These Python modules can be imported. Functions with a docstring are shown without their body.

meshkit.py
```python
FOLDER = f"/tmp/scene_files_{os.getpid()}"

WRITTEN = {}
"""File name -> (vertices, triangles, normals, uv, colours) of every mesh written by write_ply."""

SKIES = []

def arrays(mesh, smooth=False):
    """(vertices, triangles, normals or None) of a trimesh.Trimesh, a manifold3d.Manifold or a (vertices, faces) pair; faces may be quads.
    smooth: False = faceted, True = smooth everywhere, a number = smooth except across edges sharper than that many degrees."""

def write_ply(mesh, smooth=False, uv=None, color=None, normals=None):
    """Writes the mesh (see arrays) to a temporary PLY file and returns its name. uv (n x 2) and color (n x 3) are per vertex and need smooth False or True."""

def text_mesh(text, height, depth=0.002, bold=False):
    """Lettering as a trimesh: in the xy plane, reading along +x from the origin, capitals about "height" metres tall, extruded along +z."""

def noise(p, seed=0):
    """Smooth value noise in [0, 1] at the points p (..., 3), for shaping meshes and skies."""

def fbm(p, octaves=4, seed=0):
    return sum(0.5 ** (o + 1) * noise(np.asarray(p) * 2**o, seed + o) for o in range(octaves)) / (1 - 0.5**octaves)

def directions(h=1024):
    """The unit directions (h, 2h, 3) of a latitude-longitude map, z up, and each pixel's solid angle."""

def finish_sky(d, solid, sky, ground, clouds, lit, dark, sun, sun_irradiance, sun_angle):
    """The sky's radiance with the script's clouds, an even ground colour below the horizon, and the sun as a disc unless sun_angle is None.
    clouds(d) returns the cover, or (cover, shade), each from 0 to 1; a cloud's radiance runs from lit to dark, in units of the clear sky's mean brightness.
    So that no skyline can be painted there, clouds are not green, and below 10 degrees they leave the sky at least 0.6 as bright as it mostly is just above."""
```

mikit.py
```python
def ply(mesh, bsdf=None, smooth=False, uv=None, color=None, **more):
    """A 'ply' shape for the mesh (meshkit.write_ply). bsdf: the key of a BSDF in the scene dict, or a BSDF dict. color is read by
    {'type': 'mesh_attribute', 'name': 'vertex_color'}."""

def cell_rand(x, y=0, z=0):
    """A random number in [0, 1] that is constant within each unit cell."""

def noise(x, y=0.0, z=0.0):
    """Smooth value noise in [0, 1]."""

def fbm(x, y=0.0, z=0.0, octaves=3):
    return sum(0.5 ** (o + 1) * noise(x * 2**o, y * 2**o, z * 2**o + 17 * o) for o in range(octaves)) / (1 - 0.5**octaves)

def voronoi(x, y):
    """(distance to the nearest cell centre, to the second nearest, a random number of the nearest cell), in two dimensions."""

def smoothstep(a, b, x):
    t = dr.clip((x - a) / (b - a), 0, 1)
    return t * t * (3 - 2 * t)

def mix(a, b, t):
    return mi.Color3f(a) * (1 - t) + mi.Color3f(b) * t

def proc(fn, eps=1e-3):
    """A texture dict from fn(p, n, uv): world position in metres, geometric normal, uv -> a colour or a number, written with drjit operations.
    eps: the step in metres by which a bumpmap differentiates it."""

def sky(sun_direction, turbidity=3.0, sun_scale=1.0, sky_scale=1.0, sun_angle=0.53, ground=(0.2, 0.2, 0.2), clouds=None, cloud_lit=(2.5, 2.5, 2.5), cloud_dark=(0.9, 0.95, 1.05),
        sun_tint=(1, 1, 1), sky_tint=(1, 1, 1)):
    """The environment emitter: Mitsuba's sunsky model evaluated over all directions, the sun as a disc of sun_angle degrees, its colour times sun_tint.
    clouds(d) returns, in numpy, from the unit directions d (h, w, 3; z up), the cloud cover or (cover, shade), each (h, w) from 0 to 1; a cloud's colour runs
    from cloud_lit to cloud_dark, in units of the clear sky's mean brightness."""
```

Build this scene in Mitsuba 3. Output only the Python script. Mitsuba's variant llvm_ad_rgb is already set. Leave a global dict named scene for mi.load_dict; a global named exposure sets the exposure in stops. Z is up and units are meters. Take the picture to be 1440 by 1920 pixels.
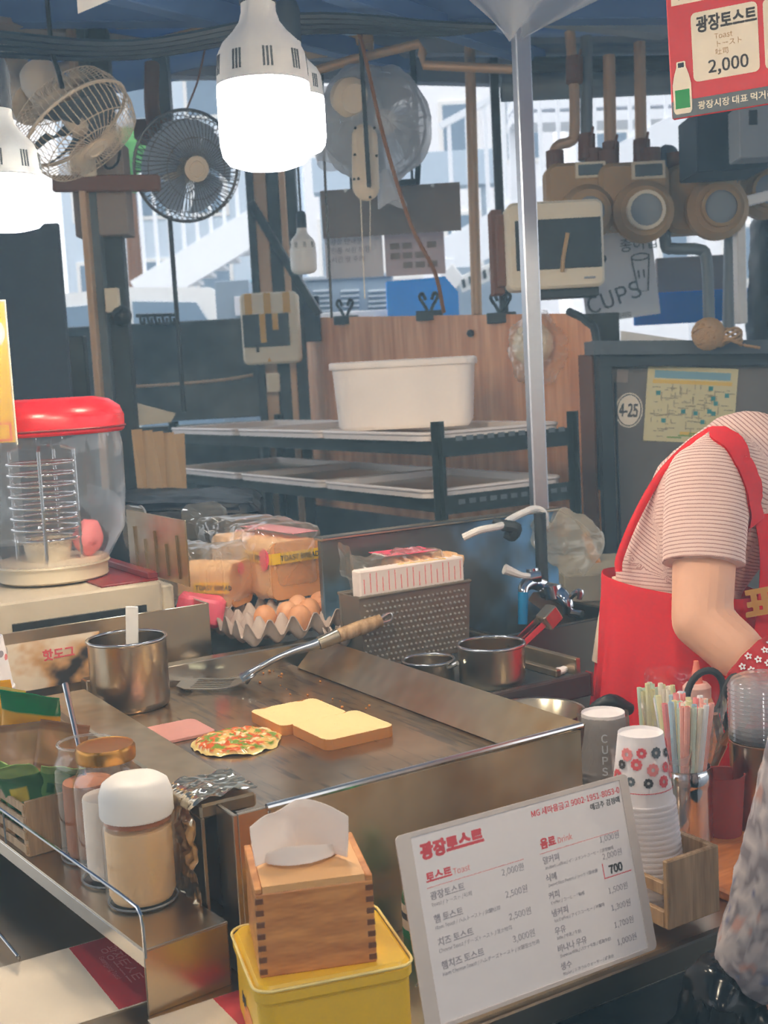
import math, glob, random, numpy as np, trimesh, manifold3d as m3, mitsuba as mi, drjit as dr, mikit, meshkit
from mikit import ply, proc, noise, fbm, smoothstep, mix
from shapely.geometry import Polygon, box as sbox, Point, LineString
from shapely import affinity, union_all
from trimesh.creation import revolve, extrude_polygon, icosphere
TF = mi.ScalarTransform4f
rng = np.random.default_rng(7); random.seed(7)
scene, labels = {}, {}
# ---------------------------------------------------------------- camera, sky, exposure
IMW, IMH, FOC = 1440, 1920, 2300.0
PITCH, ROLL, YAW, EYE = math.radians(6.3), math.radians(3.08), math.radians(31.0), 1.45
def _axes():
    f = np.array([math.sin(YAW)*math.cos(PITCH), math.cos(YAW)*math.cos(PITCH), -math.sin(PITCH)])
    r = np.array([math.cos(YAW), -math.sin(YAW), 0]); u = np.cross(r, f)
    c, s = math.cos(ROLL), math.sin(ROLL)
    return r*c-u*s, u*c+r*s, f
CR, CU, CF = _axes(); CAM = np.array([0, 0, EYE])
scene['camera'] = {'type': 'thinlens', 'fov': math.degrees(2*math.atan(IMW/2/FOC)), 'fov_axis': 'x', 'near_clip': .05, 'far_clip': 400.,
                   'aperture_radius': .0022, 'focus_distance': 1.75,
                   'to_world': TF().look_at(origin=CAM.tolist(), target=(CAM+CF).tolist(), up=CU.tolist())}
exposure = -0.05
SUN = np.array([0.55, 0.35, 0.75])
scene['sky'] = mikit.sky(SUN, turbidity=5, sun_scale=0.0, sky_scale=1.0, ground=(.32, .32, .33), clouds=lambda d: (1.0*np.ones(d.shape[:2]), 0.25+0.5*meshkit.fbm(d*3, 3, 5)),
                         cloud_lit=(1.5, 1.5, 1.54), cloud_dark=(1.0, 1.01, 1.06))
scene['sky']['scale'] = 12.0
LAMP = 100.0                    # radiance of the lamp domes
LAMP_RGB = (1.0, .82, .60)
# ---------------------------------------------------------------- helpers
def ray(px, py): return CF + CR*((px-720)/FOC) - CU*((py-960)/FOC)
def Zp(px, py, z): d = ray(px, py); return CAM + d*((z-EYE)/d[2])      # the point of a level surface
def Xp(px, py, x): d = ray(px, py); return CAM + d*(x/d[0])            # the point of an upright surface across the stall
def Yp(px, py, y): d = ray(px, py); return CAM + d*(y/d[1])
def Dp(px, py, D): return CAM + ray(px, py)*D
def lin(c):
    c = np.asarray(c, float)/255.; return np.where(c <= .04045, c/12.92, ((c+.055)/1.055)**2.4)
def rgb(c): return {'type': 'rgb', 'value': [float(v) for v in lin(c)]}
def mat(name, c, rough=.5, metal=0., spec=.5, **k):
    scene['m_'+name] = {'type': 'twosided', 'bsdf': {'type': 'principled', 'base_color': rgb(c) if not isinstance(c, dict) else c, 'roughness': rough, 'metallic': metal, 'specular': spec, **k}}
    return 'm_'+name
def bump(name, key, fn, scale, eps=1e-3):
    inner = scene[key]['bsdf']
    scene['m_'+name] = {'type': 'twosided', 'bsdf': {'type': 'bumpmap', 'arbitrary': proc(fn, eps), 'scale': scale, 'bsdf': inner}}
    return 'm_'+name
used = {}
ORD = 'first second third fourth fifth sixth seventh eighth ninth tenth eleventh twelfth thirteenth fourteenth fifteenth sixteenth seventeenth eighteenth nineteenth twentieth'.split()
def uniq(name):
    n = used.get(name, 0); used[name] = n+1
    return name if n == 0 else f'{name}_{n:03d}'
def thing(name, label, cat, group=None):
    k = uniq(name); labels[k] = {'label': label, 'category': cat}
    if group: labels[k]['group'] = group
    return k
def part(parent, name, mesh, m, smooth=30, label=None, kind=None, **kw):
    k = uniq(parent+'__'+name)
    scene[k] = ply(cat(mesh), m, smooth=smooth, **kw)
    if label: labels.setdefault(k, {})['label'] = label
    if kind: labels.setdefault(k, {})['kind'] = kind
    return k
def one(name, label, catg, mesh, m, smooth=30, group=None, kind=None, **kw):
    k = thing(name, label, catg, group)
    if kind: labels[k]['kind'] = kind
    scene[k] = ply(cat(mesh), m, smooth=smooth, **kw)
    return k
def struct(name, mesh, m, smooth=30, label=None, **kw):
    k = uniq(name); scene[k] = ply(cat(mesh), m, smooth=smooth, **kw); labels[k] = {'kind': 'structure'}
    if label: labels[k]['label'] = label
    return k
def tm(v, f): return trimesh.Trimesh(np.asarray(v, float), np.asarray(f), process=False)
def cat(ms): return ms if not isinstance(ms, (list, tuple)) else (ms[0] if len(ms) == 1 else trimesh.util.concatenate(list(ms)))
def M4(t=(0, 0, 0), rz=0, rx=0, ry=0, s=1):
    R = trimesh.transformations.euler_matrix(math.radians(rx), math.radians(ry), math.radians(rz), 'sxyz')
    R[:3, :3] *= s; R[:3, 3] = t; return R
def mv(mesh, t=(0, 0, 0), rz=0, rx=0, ry=0, s=1):
    m = cat(mesh).copy(); m.apply_transform(M4(t, rz, rx, ry, s)); return m
def ap(mesh, M): m = cat(mesh).copy(); m.apply_transform(M); return m
def hull(p): return trimesh.convex.convex_hull(np.asarray(p, float))
def bx(x0, x1, y0, y1, z0, z1, c=.002):
    """a box with chamfered edges"""
    lo, hi = np.array([x0, y0, z0], float), np.array([x1, y1, z1], float); lo, hi = np.minimum(lo, hi), np.maximum(lo, hi)
    c = min(c, .45*float((hi-lo).min())); P = []
    for i in np.ndindex(2, 2, 2):
        for a in range(3):
            p = np.where(np.array(i) == 0, lo+c, hi-c); p[a] = (lo, hi)[i[a]][a]; P.append(p)
    return hull(P)
def rbox(x0, x1, y0, y1, z0, z1, r=.01, n=5):
    """upright edges rounded with radius r, top and bottom edges chamfered a little"""
    g = sbox(x0+r, y0+r, x1-r, y1-r); c = min(r*.35, .3*abs(z1-z0)); P = []
    for z, d in ((z0, c), (z0+c, 0), (z1-c, 0), (z1, c)):
        q = np.array(g.buffer(r-d, quad_segs=n).exterior.coords)[:-1]; P.append(np.c_[q, np.full(len(q), z)])
    return hull(np.vstack(P))
def lathe(pr, t=(0, 0, 0), n=40): return mv(revolve(np.asarray(pr, float), sections=n), t)
def tube(pts, r, sides=8, sm=0, closed=False):
    p = np.asarray(pts, float)
    if sm and len(p) > 2:                                         # Catmull-Rom
        q = np.vstack([2*p[0]-p[1], p, 2*p[-1]-p[-2]]) if not closed else np.vstack([p[-1], p, p[0], p[1]]); o = []
        for i in range(1, len(q)-2):
            for t in np.linspace(0, 1, sm, endpoint=False):
                o.append(.5*((2*q[i])+(-q[i-1]+q[i+1])*t+(2*q[i-1]-5*q[i]+4*q[i+1]-q[i+2])*t*t+(-q[i-1]+3*q[i]-3*q[i+1]+q[i+2])*t**3))
        if not closed: o.append(p[-1])
        p = np.array(o)
    n = len(p); d = np.roll(p, -1, 0)-np.roll(p, 1, 0) if closed else np.gradient(p, axis=0)
    d /= np.linalg.norm(d, axis=1, keepdims=True)+1e-12
    rr = np.broadcast_to(np.interp(np.linspace(0, 1, n), np.linspace(0, 1, np.size(r)), np.ravel(r)), (n,))
    a = np.cross(d[0], [0, 0, 1.] if abs(d[0][2]) < .9 else [1., 0, 0]); a /= np.linalg.norm(a); A = []
    for i in range(n):
        a = a-d[i]*(a@d[i]); a /= np.linalg.norm(a)+1e-12; A.append(a)
    A = np.array(A); B = np.cross(d, A); w = np.arange(sides)*2*np.pi/sides
    v = p[:, None]+rr[:, None, None]*(np.cos(w)[None, :, None]*A[:, None]+np.sin(w)[None, :, None]*B[:, None])
    k = n if closed else n-1; i, j = np.meshgrid(np.arange(k), np.arange(sides), indexing='ij'); i2 = (i+1) % n; j2 = (j+1) % sides
    q = np.stack([i*sides+j, i2*sides+j, i2*sides+j2, i*sides+j2], -1).reshape(-1, 4)[:, ::-1]
    f = np.vstack([q[:, [0, 1, 2]], q[:, [0, 2, 3]]]); V = v.reshape(-1, 3)
    if not closed:
        V = np.vstack([V, p[0], p[-1]]); s = np.arange(sides); s2 = (s+1) % sides
        f = np.vstack([f, np.stack([s, s2, s*0+n*sides], 1), np.stack([(n-1)*sides+s2, (n-1)*sides+s, s*0+n*sides+1], 1)])
    m = tm(V, f); return m
def cyl(a, b, r, r2=None, n=20): return tube([a, b], [r, r if r2 is None else r2], n)
def grid(fn, nu, nv, th=0., closed_u=False):
    """a sheet from fn(u,v)->(…,3), u,v in 0..1, given the thickness th"""
    u, v = np.meshgrid(np.linspace(0, 1, nu), np.linspace(0, 1, nv), indexing='ij'); P = np.asarray(fn(u, v), float)
    i, j = np.meshgrid(np.arange(nu-1), np.arange(nv-1), indexing='ij'); a = (i*nv+j).ravel(); b = a+nv
    f = np.vstack([np.stack([a, b, b+1], 1), np.stack([a, b+1, a+1], 1)]); V = P.reshape(-1, 3)
    if th:
        m = tm(V, f); nn = np.array(m.vertex_normals); N = len(V); V = np.vstack([V, V-nn*th])
        e = np.concatenate([np.arange(nv-1), ]); rim = []
        loop = list(range(0, nv))+[k*nv+nv-1 for k in range(1, nu)]+list(range(nu*nv-2, (nu-1)*nv-1, -1))+[k*nv for k in range(nu-2, 0, -1)]
        for p, q in zip(loop, loop[1:]+loop[:1]): rim += [[p, q, q+N], [p, q+N, p+N]]
        f = np.vstack([f, f[:, ::-1]+N, np.array(rim)])
    return tm(V, f)
def grid_uv(nu, nv):
    u, v = np.meshgrid(np.linspace(0, 1, nu), np.linspace(0, 1, nv), indexing='ij'); return np.c_[u.ravel(), v.ravel()]
def prism(pts, h, z0=0): m = extrude_polygon(Polygon(pts), h, engine='earcut'); m.apply_translation([0, 0, z0]); return m
def vcol(mesh, c):
    """per-vertex colours: c one colour, or one per vertex"""
    return np.broadcast_to(lin(c), (len(mesh.vertices), 3)) if np.ndim(c) == 1 else np.asarray(c)
def merge_col(ms, cs):
    m = trimesh.util.concatenate(ms); return m, np.vstack([vcol(a, c) for a, c in zip(ms, cs)])
_fonts = sorted(glob.glob('/opt/blender-*/*/datafiles/fonts/Noto Sans CJK*.woff2'))+sorted(glob.glob('/opt/blender-*/*/datafiles/fonts/Inter.woff2'))
_font = {}
def text(s, h, depth=.0004, bold=0, px=64):
    """lettering in the xy plane, reading along +x, capitals about h tall"""
    from PIL import Image, ImageDraw, ImageFont
    f = _font.setdefault(px, ImageFont.truetype(_fonts[0], px))
    x0, y0, x1, y1 = f.getbbox(s, anchor='ls', stroke_width=bold)
    im = Image.new('L', (x1-x0+8, y1-y0+8)); ImageDraw.Draw(im).text((4-x0, 4-y0), s, 255, f, anchor='ls', stroke_width=bold)
    on = np.pad(np.asarray(im) > 127, ((0, 0), (1, 1))).astype(np.int8)
    r, st = np.nonzero(np.diff(on, axis=1) == 1); en = np.nonzero(np.diff(on, axis=1) == -1)[1]
    g = union_all([sbox(a, -b-1, c, -b) for a, b, c in zip(st, r, en)]).buffer(.6).buffer(-.6).simplify(.7)
    k = h/(px*.73); g = affinity.affine_transform(g, [k, 0, 0, k, -4*k, (4-y0)*k])
    out = []
    for q in getattr(g, 'geoms', [g]):
        if q.area > 0: out.append(extrude_polygon(q, depth, engine='earcut'))
    m = trimesh.util.concatenate(out); return m
def rough3(mesh, amp, scale, seed=0, octv=3):
    """push vertices along their normals by noise"""
    m = cat(mesh).copy(); n = np.array(m.vertex_normals); m.vertices = m.vertices+n*(amp*(meshkit.fbm(m.vertices*scale+3.1, octv, seed)-.5)[:, None]); return m
def blob(bones, edge=.012, it=8, lamb=.5):
    """one continuous skin over (p, r, q, s) bones"""
    M = None
    for p, r, q, s in bones:
        h = m3.Manifold.batch_hull([m3.Manifold.sphere(r, 24).translate(list(map(float, p))), m3.Manifold.sphere(s, 24).translate(list(map(float, q)))])
        M = h if M is None else M+h
    M = M.refine_to_length(edge); k = M.to_mesh(); m = trimesh.Trimesh(k.vert_properties[:, :3], k.tri_verts)
    if it: trimesh.smoothing.filter_taubin(m, lamb=lamb, nu=lamb+.03, iterations=it)
    return m
# a frame for things that face the aisle: x to the right, y away, z up
def face(p, rz=-31.0): return M4(p, rz=rz)
def fbx(x0, y0, x1, y1, D, t, rz=-31.0, c=.003, dz=0):
    """an upright board whose outline has these corners as seen from the aisle at the distance D, t thick"""
    p = Dp((x0+x1)/2, (y0+y1)/2, D); w, h = abs(x1-x0)*D/FOC, abs(y1-y0)*D/FOC
    k = 1/math.cos(math.radians(rz+31)); return ap(bx(-w/2*k, w/2*k, 0, t, -h/2, h/2, c), face(p, rz))
def wbox_(p0, p1, yref, D, z0, z1, t, rz=-31.0, c=.003):
    """upright board between two columns of the view at the distance D, from z0 to z1"""
    a = Dp((p0+p1)/2, yref, D); w = abs(p1-p0)*D/FOC; return ap(bx(-w/2, w/2, 0, t, z0, z1, c), M4((a[0], a[1], 0), rz=rz))
# ---------------------------------------------------------------- materials
mat('steel', (200, 184, 160), .26, 1.); mat('steel_dark', (124, 112, 96), .35, 1.); mat('steel_bright', (225, 222, 218), .16, 1.)
mat('alu', (205, 208, 215), .38, 1.); mat('chrome', (230, 230, 232), .06, 1.); mat('gold', (196, 140, 70), .3, 1.)
mat('black', (24, 26, 30), .45); mat('black_gloss', (16, 18, 22), .15); mat('dark_blue', (38, 52, 68), .6); mat('iron', (58, 64, 70), .6, .4)
mat('white', (236, 233, 228), .45); mat('white_gloss', (240, 238, 234), .18); mat('cream', (218, 205, 180), .5); mat('beige', (190, 178, 158), .5)
mat('grey', (140, 146, 152), .6); mat('grey_light', (186, 192, 198), .6); mat('grey_dark', (84, 92, 100), .6); mat('taupe', (140, 126, 118), .7)
mat('red', (206, 24, 36), .28); mat('red_cloth', (214, 22, 34), .8, sheen=.4); mat('red_dark', (118, 26, 32), .4); mat('pink', (240, 96, 120), .4)
mat('yellow', (232, 188, 34), .3, clearcoat=.4); mat('blue', (20, 130, 215), .55); mat('blue_dark', (10, 108, 210), .6); mat('blue_grip', (20, 132, 190), .35)
mat('green', (30, 130, 70), .4); mat('ink', (52, 50, 54), .7); mat('ink_light', (150, 146, 156), .7); mat('ink_red', (212, 82, 92), .7); mat('ink_pink', (222, 130, 130), .7)
mat('paper', (232, 228, 230), .75); mat('paper_cream', (236, 222, 200), .7); mat('sign_red', (196, 56, 62), .6); mat('brown', (120, 78, 46), .6)
mat('rust', (112, 74, 56), .75); mat('pipe', (192, 158, 126), .5, .3); mat('pipe_grey', (120, 128, 136), .5, .3); mat('tan_metal', (172, 138, 94), .6, .1)
mat('skin', (226, 170, 140), .5, specular=.4) if False else mat('skin', (226, 172, 142), .5, 0, .4)
mat('hair', (28, 22, 20), .4); scene['m_tissue'] = {'type': 'principledthin', 'base_color': rgb((244, 240, 238)), 'roughness': .9, 'diff_trans': .8}; mat('rubber', (40, 40, 44), .7); mat('cardboard', (170, 138, 100), .85)
mat('sugar', (238, 226, 212), .9); mat('powder', (226, 190, 142), .9); mat('straw', (230, 225, 200), .4); mat('egg', (214, 150, 104), .5); mat('pulp', (184, 168, 158), .95)
mat('vc', {'type': 'mesh_attribute', 'name': 'vertex_color'}, .6); mat('vc_gloss', {'type': 'mesh_attribute', 'name': 'vertex_color'}, .2)
mat('vc_matt', {'type': 'mesh_attribute', 'name': 'vertex_color'}, .9, 0, .2)
scene['m_glass'] = {'type': 'thindielectric', 'int_ior': 1.5}
scene['m_film'] = {'type': 'thindielectric', 'int_ior': 1.6, 'specular_reflectance': 1.0}
scene['m_film_bag'] = {'type': 'blendbsdf', 'weight': .11, 'a': {'type': 'thindielectric', 'int_ior': 1.55}, 'b': {'type': 'principledthin', 'base_color': rgb((248, 238, 214)), 'roughness': .25, 'diff_trans': 1.0}}
scene['m_film_milky'] = {'type': 'blendbsdf', 'weight': .55, 'a': {'type': 'thindielectric', 'int_ior': 1.45}, 'b': {'type': 'principledthin', 'base_color': rgb((214, 216, 220)), 'roughness': .4, 'diff_trans': 1.0}}
scene['m_acrylic'] = {'type': 'blendbsdf', 'weight': .10, 'a': {'type': 'thindielectric', 'int_ior': 1.45}, 'b': {'type': 'principledthin', 'base_color': rgb((220, 225, 228)), 'roughness': .3, 'diff_trans': 1.0}}
scene['m_tub'] = {'type': 'principledthin', 'base_color': rgb((236, 226, 218)), 'roughness': .35, 'diff_trans': .7, 'spec_trans': 0.0}
def wood(name, a, b, sx, sy, sz, rough=.5):
    def fn(p, n, uv):
        g = fbm(p.x*sx, p.y*sy, p.z*sz, 3); h = noise(p.x*sx*5, p.y*sy*5, p.z*sz*5)
        return mix(lin(a).tolist(), lin(b).tolist(), dr.clip((g-.25)*1.6+(h-.5)*.35, 0, 1))
    return mat(name, proc(fn), rough)
wood('bamboo', (176, 108, 54), (222, 158, 92), 9, 60, 90, .35)           # grain along x
wood('ply_wood', (200, 132, 88), (236, 176, 128), 30, 30, 2.2, .55)      # upright grain
wood('light_wood', (150, 118, 84), (196, 164, 126), 110, 110, 8, .5)
wood('orange_wood', (170, 96, 46), (214, 140, 80), 12, 60, 60, .4)
def griddle_fn(p, n, uv):
    g = fbm(p.x*9, p.y*9, 0., 4); s = fbm(p.x*120, p.y*14, 0., 3)
    c = mix(lin((112, 92, 70)).tolist(), lin((182, 152, 116)).tolist(), dr.clip(g*1.3-.15, 0, 1))
    return mix(c, lin((92, 84, 78)).tolist(), smoothstep(.55, .8, s)*.6)
scene['m_griddle'] = {'type': 'twosided', 'bsdf': {'type': 'principled', 'base_color': proc(griddle_fn), 'roughness': .17, 'metallic': .85, 'specular': .5}}
def stain_fn(p, n, uv):
    g = fbm(p.x*7+4, p.y*7, p.z*7, 4); s = noise(p.x*60, p.y*60, p.z*3)
    c = mix(lin((192, 176, 148)).tolist(), lin((168, 132, 84)).tolist(), smoothstep(.38, .72, g))
    return c*(0.86+.14*s)
scene['m_stained'] = {'type': 'twosided', 'bsdf': {'type': 'principled', 'base_color': proc(stain_fn), 'roughness': .3, 'metallic': .9, 'specular': .5}}
def grime_fn(p, n, uv):
    g = fbm(p.x*2.4, p.y*2.4, p.z*2.4, 4); s = noise(p.x*40, p.y*40, p.z*5)
    return mix(lin((44, 50, 56)).tolist(), lin((104, 106, 104)).tolist(), smoothstep(.3, .75, g))*(.85+.15*s)
scene['m_grime'] = {'type': 'twosided', 'bsdf': {'type': 'principled', 'base_color': proc(grime_fn), 'roughness': .45, 'metallic': .3, 'specular': .5}}
def tarp_fn(p, n, uv):
    g = fbm(p.x*1.3, p.y*1.3, p.z*1.3, 4)
    return mix(lin((84, 120, 164)).tolist(), lin((172, 178, 186)).tolist(), smoothstep(.35, .75, g))
scene['m_tarp'] = {'type': 'principledthin', 'base_color': proc(tarp_fn), 'roughness': .6, 'diff_trans': .9}
# ---------------------------------------------------------------- setting
V0 = M4(rz=-31.0)
def V(x, y, z): return (V0 @ np.array([x, y, z, 1.]))[:3]      # x to the right of the view, y away from the camera along the floor
def bar(p, q, w, h, c=.003):
    """a straight beam from p to q, w wide and h high"""
    p, q = np.asarray(p, float), np.asarray(q, float); d = q-p; L = np.linalg.norm(d); d /= L
    up = np.array([0, 0, 1.]) if abs(d[2]) < .95 else np.array([math.cos(YAW), -math.sin(YAW), 0])
    s = np.cross(up, d); s /= np.linalg.norm(s); u = np.cross(d, s)
    R = np.eye(4); R[:3, 0] = s; R[:3, 1] = d; R[:3, 2] = u; R[:3, 3] = p
    return ap(bx(-w/2, w/2, 0, L, -h/2, h/2, c), R)
def floor_fn(p, n, uv):
    g = fbm(p.x*1.5, p.y*1.5, 0., 3); return mix(lin((92, 92, 94)).tolist(), lin((150, 150, 150)).tolist(), g)
mat('floor', proc(floor_fn), .7)
struct('floor', ap(bx(-40, 40, -9, 60, -.05, 0, .001), V0), 'm_floor', label='grey concrete floor of the covered market and the street')
# roof of the market lane over the stall: sagging tarpaulin over beams
def tarp(u, v):
    x, y = (u-.5)*9, -6+v*10.6; P = np.stack([x, y, 0*x], -1)
    z = 2.62+.10*(meshkit.fbm(P*np.array([.9, .7, 1.])+5, 3, 2)-.5)*2-.06*np.abs(np.sin(y*2.2))
    return np.einsum('ij,...j->...i', V0[:3, :3], np.stack([x, y, z], -1))
struct('ceiling', grid(tarp, 90, 106, .01), 'm_tarp', smooth=True, label='sagging dark blue tarpaulin roof')
mat('beam', (128, 132, 142), .7); mat('beam_blue', (74, 104, 150), .7)
for i, (a, b, w, h, m) in enumerate([
    ((-60, 112, 4.4), (1500, 150, 4.4), .06, .09, 'm_beam'), ((-60, 20, 3.3), (1500, 10, 3.3), .07, .08, 'm_beam_blue'),
    ((-60, 40, 3.2), (250, 84, 3.9), .12, .02, 'm_taupe'), ((150, -40, 2.6), (760, 120, 4.3), .05, .06, 'm_beam_blue'),
    ((560, 85, 4.2), (1260, 60, 4.2), .05, .10, 'm_beam'), ((-40, 150, 4.7), (640, 128, 4.7), .04, .05, 'm_grey_light'), ((460, 20, 3.4), (900, 40, 3.4), .16, .02, 'm_taupe'), ((210, 40, 3.6), (470, 30, 3.6), .10, .02, 'm_taupe'), ((540, 100, 3.9), (700, 78, 3.9), .10, .03, 'm_tan_metal'), ((1000, 30, 3.5), (1250, 60, 3.9), .06, .04, 'm_grey'),
    ((600, -30, 2.7), (1010, 110, 4.0), .05, .05, 'm_beam_blue'), ((1000, 60, 4.2), (1500, 110, 4.2), .05, .06, 'm_beam')]):
    struct('trim_%d' % (i+1), bar(Dp(*a), Dp(*b), w, h), m, label='roof beam under the tarpaulin')
struct('wall_front_added', [ap(bx(-9, 9, -5.3, -5.2, 0, 2.35, .01), V0)], mat('added_wall', (150, 132, 112), .7), label='added wall out of view that holds back sky light')  # plain wall added behind the camera to cut the blue sky fill
# ---------------------------------------------------------------- stall counter
ct = thing('stall_counter', 'grey steel counter with a black front that carries the griddle and the menu board', 'counter')
part(ct, 'worktop', [bx(-.55, 1.42, 1.0, 1.36, .742, .78), bx(-.55, 1.06, 1.36, 2.54, .742, .78)], 'm_steel')
part(ct, 'front_panel', bx(-.55, 1.75, 1.02, 1.04, .0, .742), 'm_black_gloss', label='black glossy front panel')
part(ct, 'front_edge', bx(.55, 1.46, .988, 1.0, .752, .783, .002), 'm_steel_dark', label='metal edge strip of the worktop')
part(ct, 'side_panel', bx(1.03, 1.05, 1.04, 2.54, 0, .742), 'm_grey_dark')
# wooden worktop where the cups stand
wt = one('wooden_board', 'orange-brown wooden board under the cups and steel cups at right', 'board', bx(1.09, 1.62, 1.012, 1.352, .7805, .795, .003), 'm_orange_wood')
# ---------------------------------------------------------------- griddle
gr = thing('griddle', 'large steel griddle with raised rims and brown cooking plate, toast on it', 'griddle')
part(gr, 'cooking_plate', bx(.575, .99, 1.235, 2.01, .905, .93, .002), 'm_griddle', label='dark brown oiled cooking plate')
def slab(a, b, c, d, th):
    P = [np.array(q, float) for q in (a, b, c, d)]; n = np.cross(P[1]-P[0], P[3]-P[0]); n /= np.linalg.norm(n)
    return hull(P+[q-n*th for q in P])
part(gr, 'side_rim', slab((.982, 1.235, .93), (.982, 1.965, .93), (1.03, 1.965, .978), (1.03, 1.235, .978), .004), 'm_stained', label='sloping brown-stained right rim')
part(gr, 'rim_end', hull([(.984, 1.232, .93), (1.034, 1.232, .978), (1.03, 1.245, .90), (.984, 1.245, .90), (1.03, 1.245, .976)]), 'm_steel_dark')
part(gr, 'front_panel', [bx(.566, 1.022, 1.226, 1.232, .78, .972, .001)], 'm_stained', label='reflecting stained front panel')
part(gr, 'front_lip', tube([(.562, 1.227, .974), (1.03, 1.234, .976)], .0042, 10), 'm_steel_bright', label='bright rolled front edge')
part(gr, 'body', bx(.58, 1.02, 1.25, 1.99, .78, .905), 'm_steel_dark')
part(gr, 'back_rim', [bx(.60, 1.09, 2.0, 2.03, .90, .968, .002)], 'm_steel', label='steel rail along the back')
part(gr, 'side_ledge', [bx(.505, .577, 1.285, 1.93, .955, .973, .003), bx(.505, .51, 1.285, 1.93, .78, .957, .001)], 'm_stained', label='wide left ledge')
part(gr, 'corner_post', [bx(.528, .566, 1.232, 1.238, .78, .972, .001), bx(.522, .528, 1.232, 1.28, .78, .972, .001)], 'm_steel', label='folded front corner plate')
# crumpled foil over the front of the ledge
def foil(u, v):
    s = v*.33; top = .074
    x = np.where(s < top, .578-s, .578-top-.0045); z = np.where(s < top, .9775, .9775-(s-top)); y = 1.283+.085*u+.03*u*np.clip(s-.1, 0, 1)
    P = np.stack([x, y, z], -1); k = (meshkit.fbm(P*60, 3, 4)-.5)*.022; zz = np.clip(1-(.33-s)*8, 0, 1)
    return P+np.stack([np.where(s < top, 0, -np.abs(k)-.001), k*.6, np.where(s < top, np.abs(k)+.001, 0)], -1)
mat('foil', (226, 214, 190), .16, 1.)
one('foil_sheet', 'crumpled aluminium foil folded over the left front corner of the griddle', 'foil', grid(foil, 40, 70, .0004), 'm_foil', smooth=True)
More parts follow.
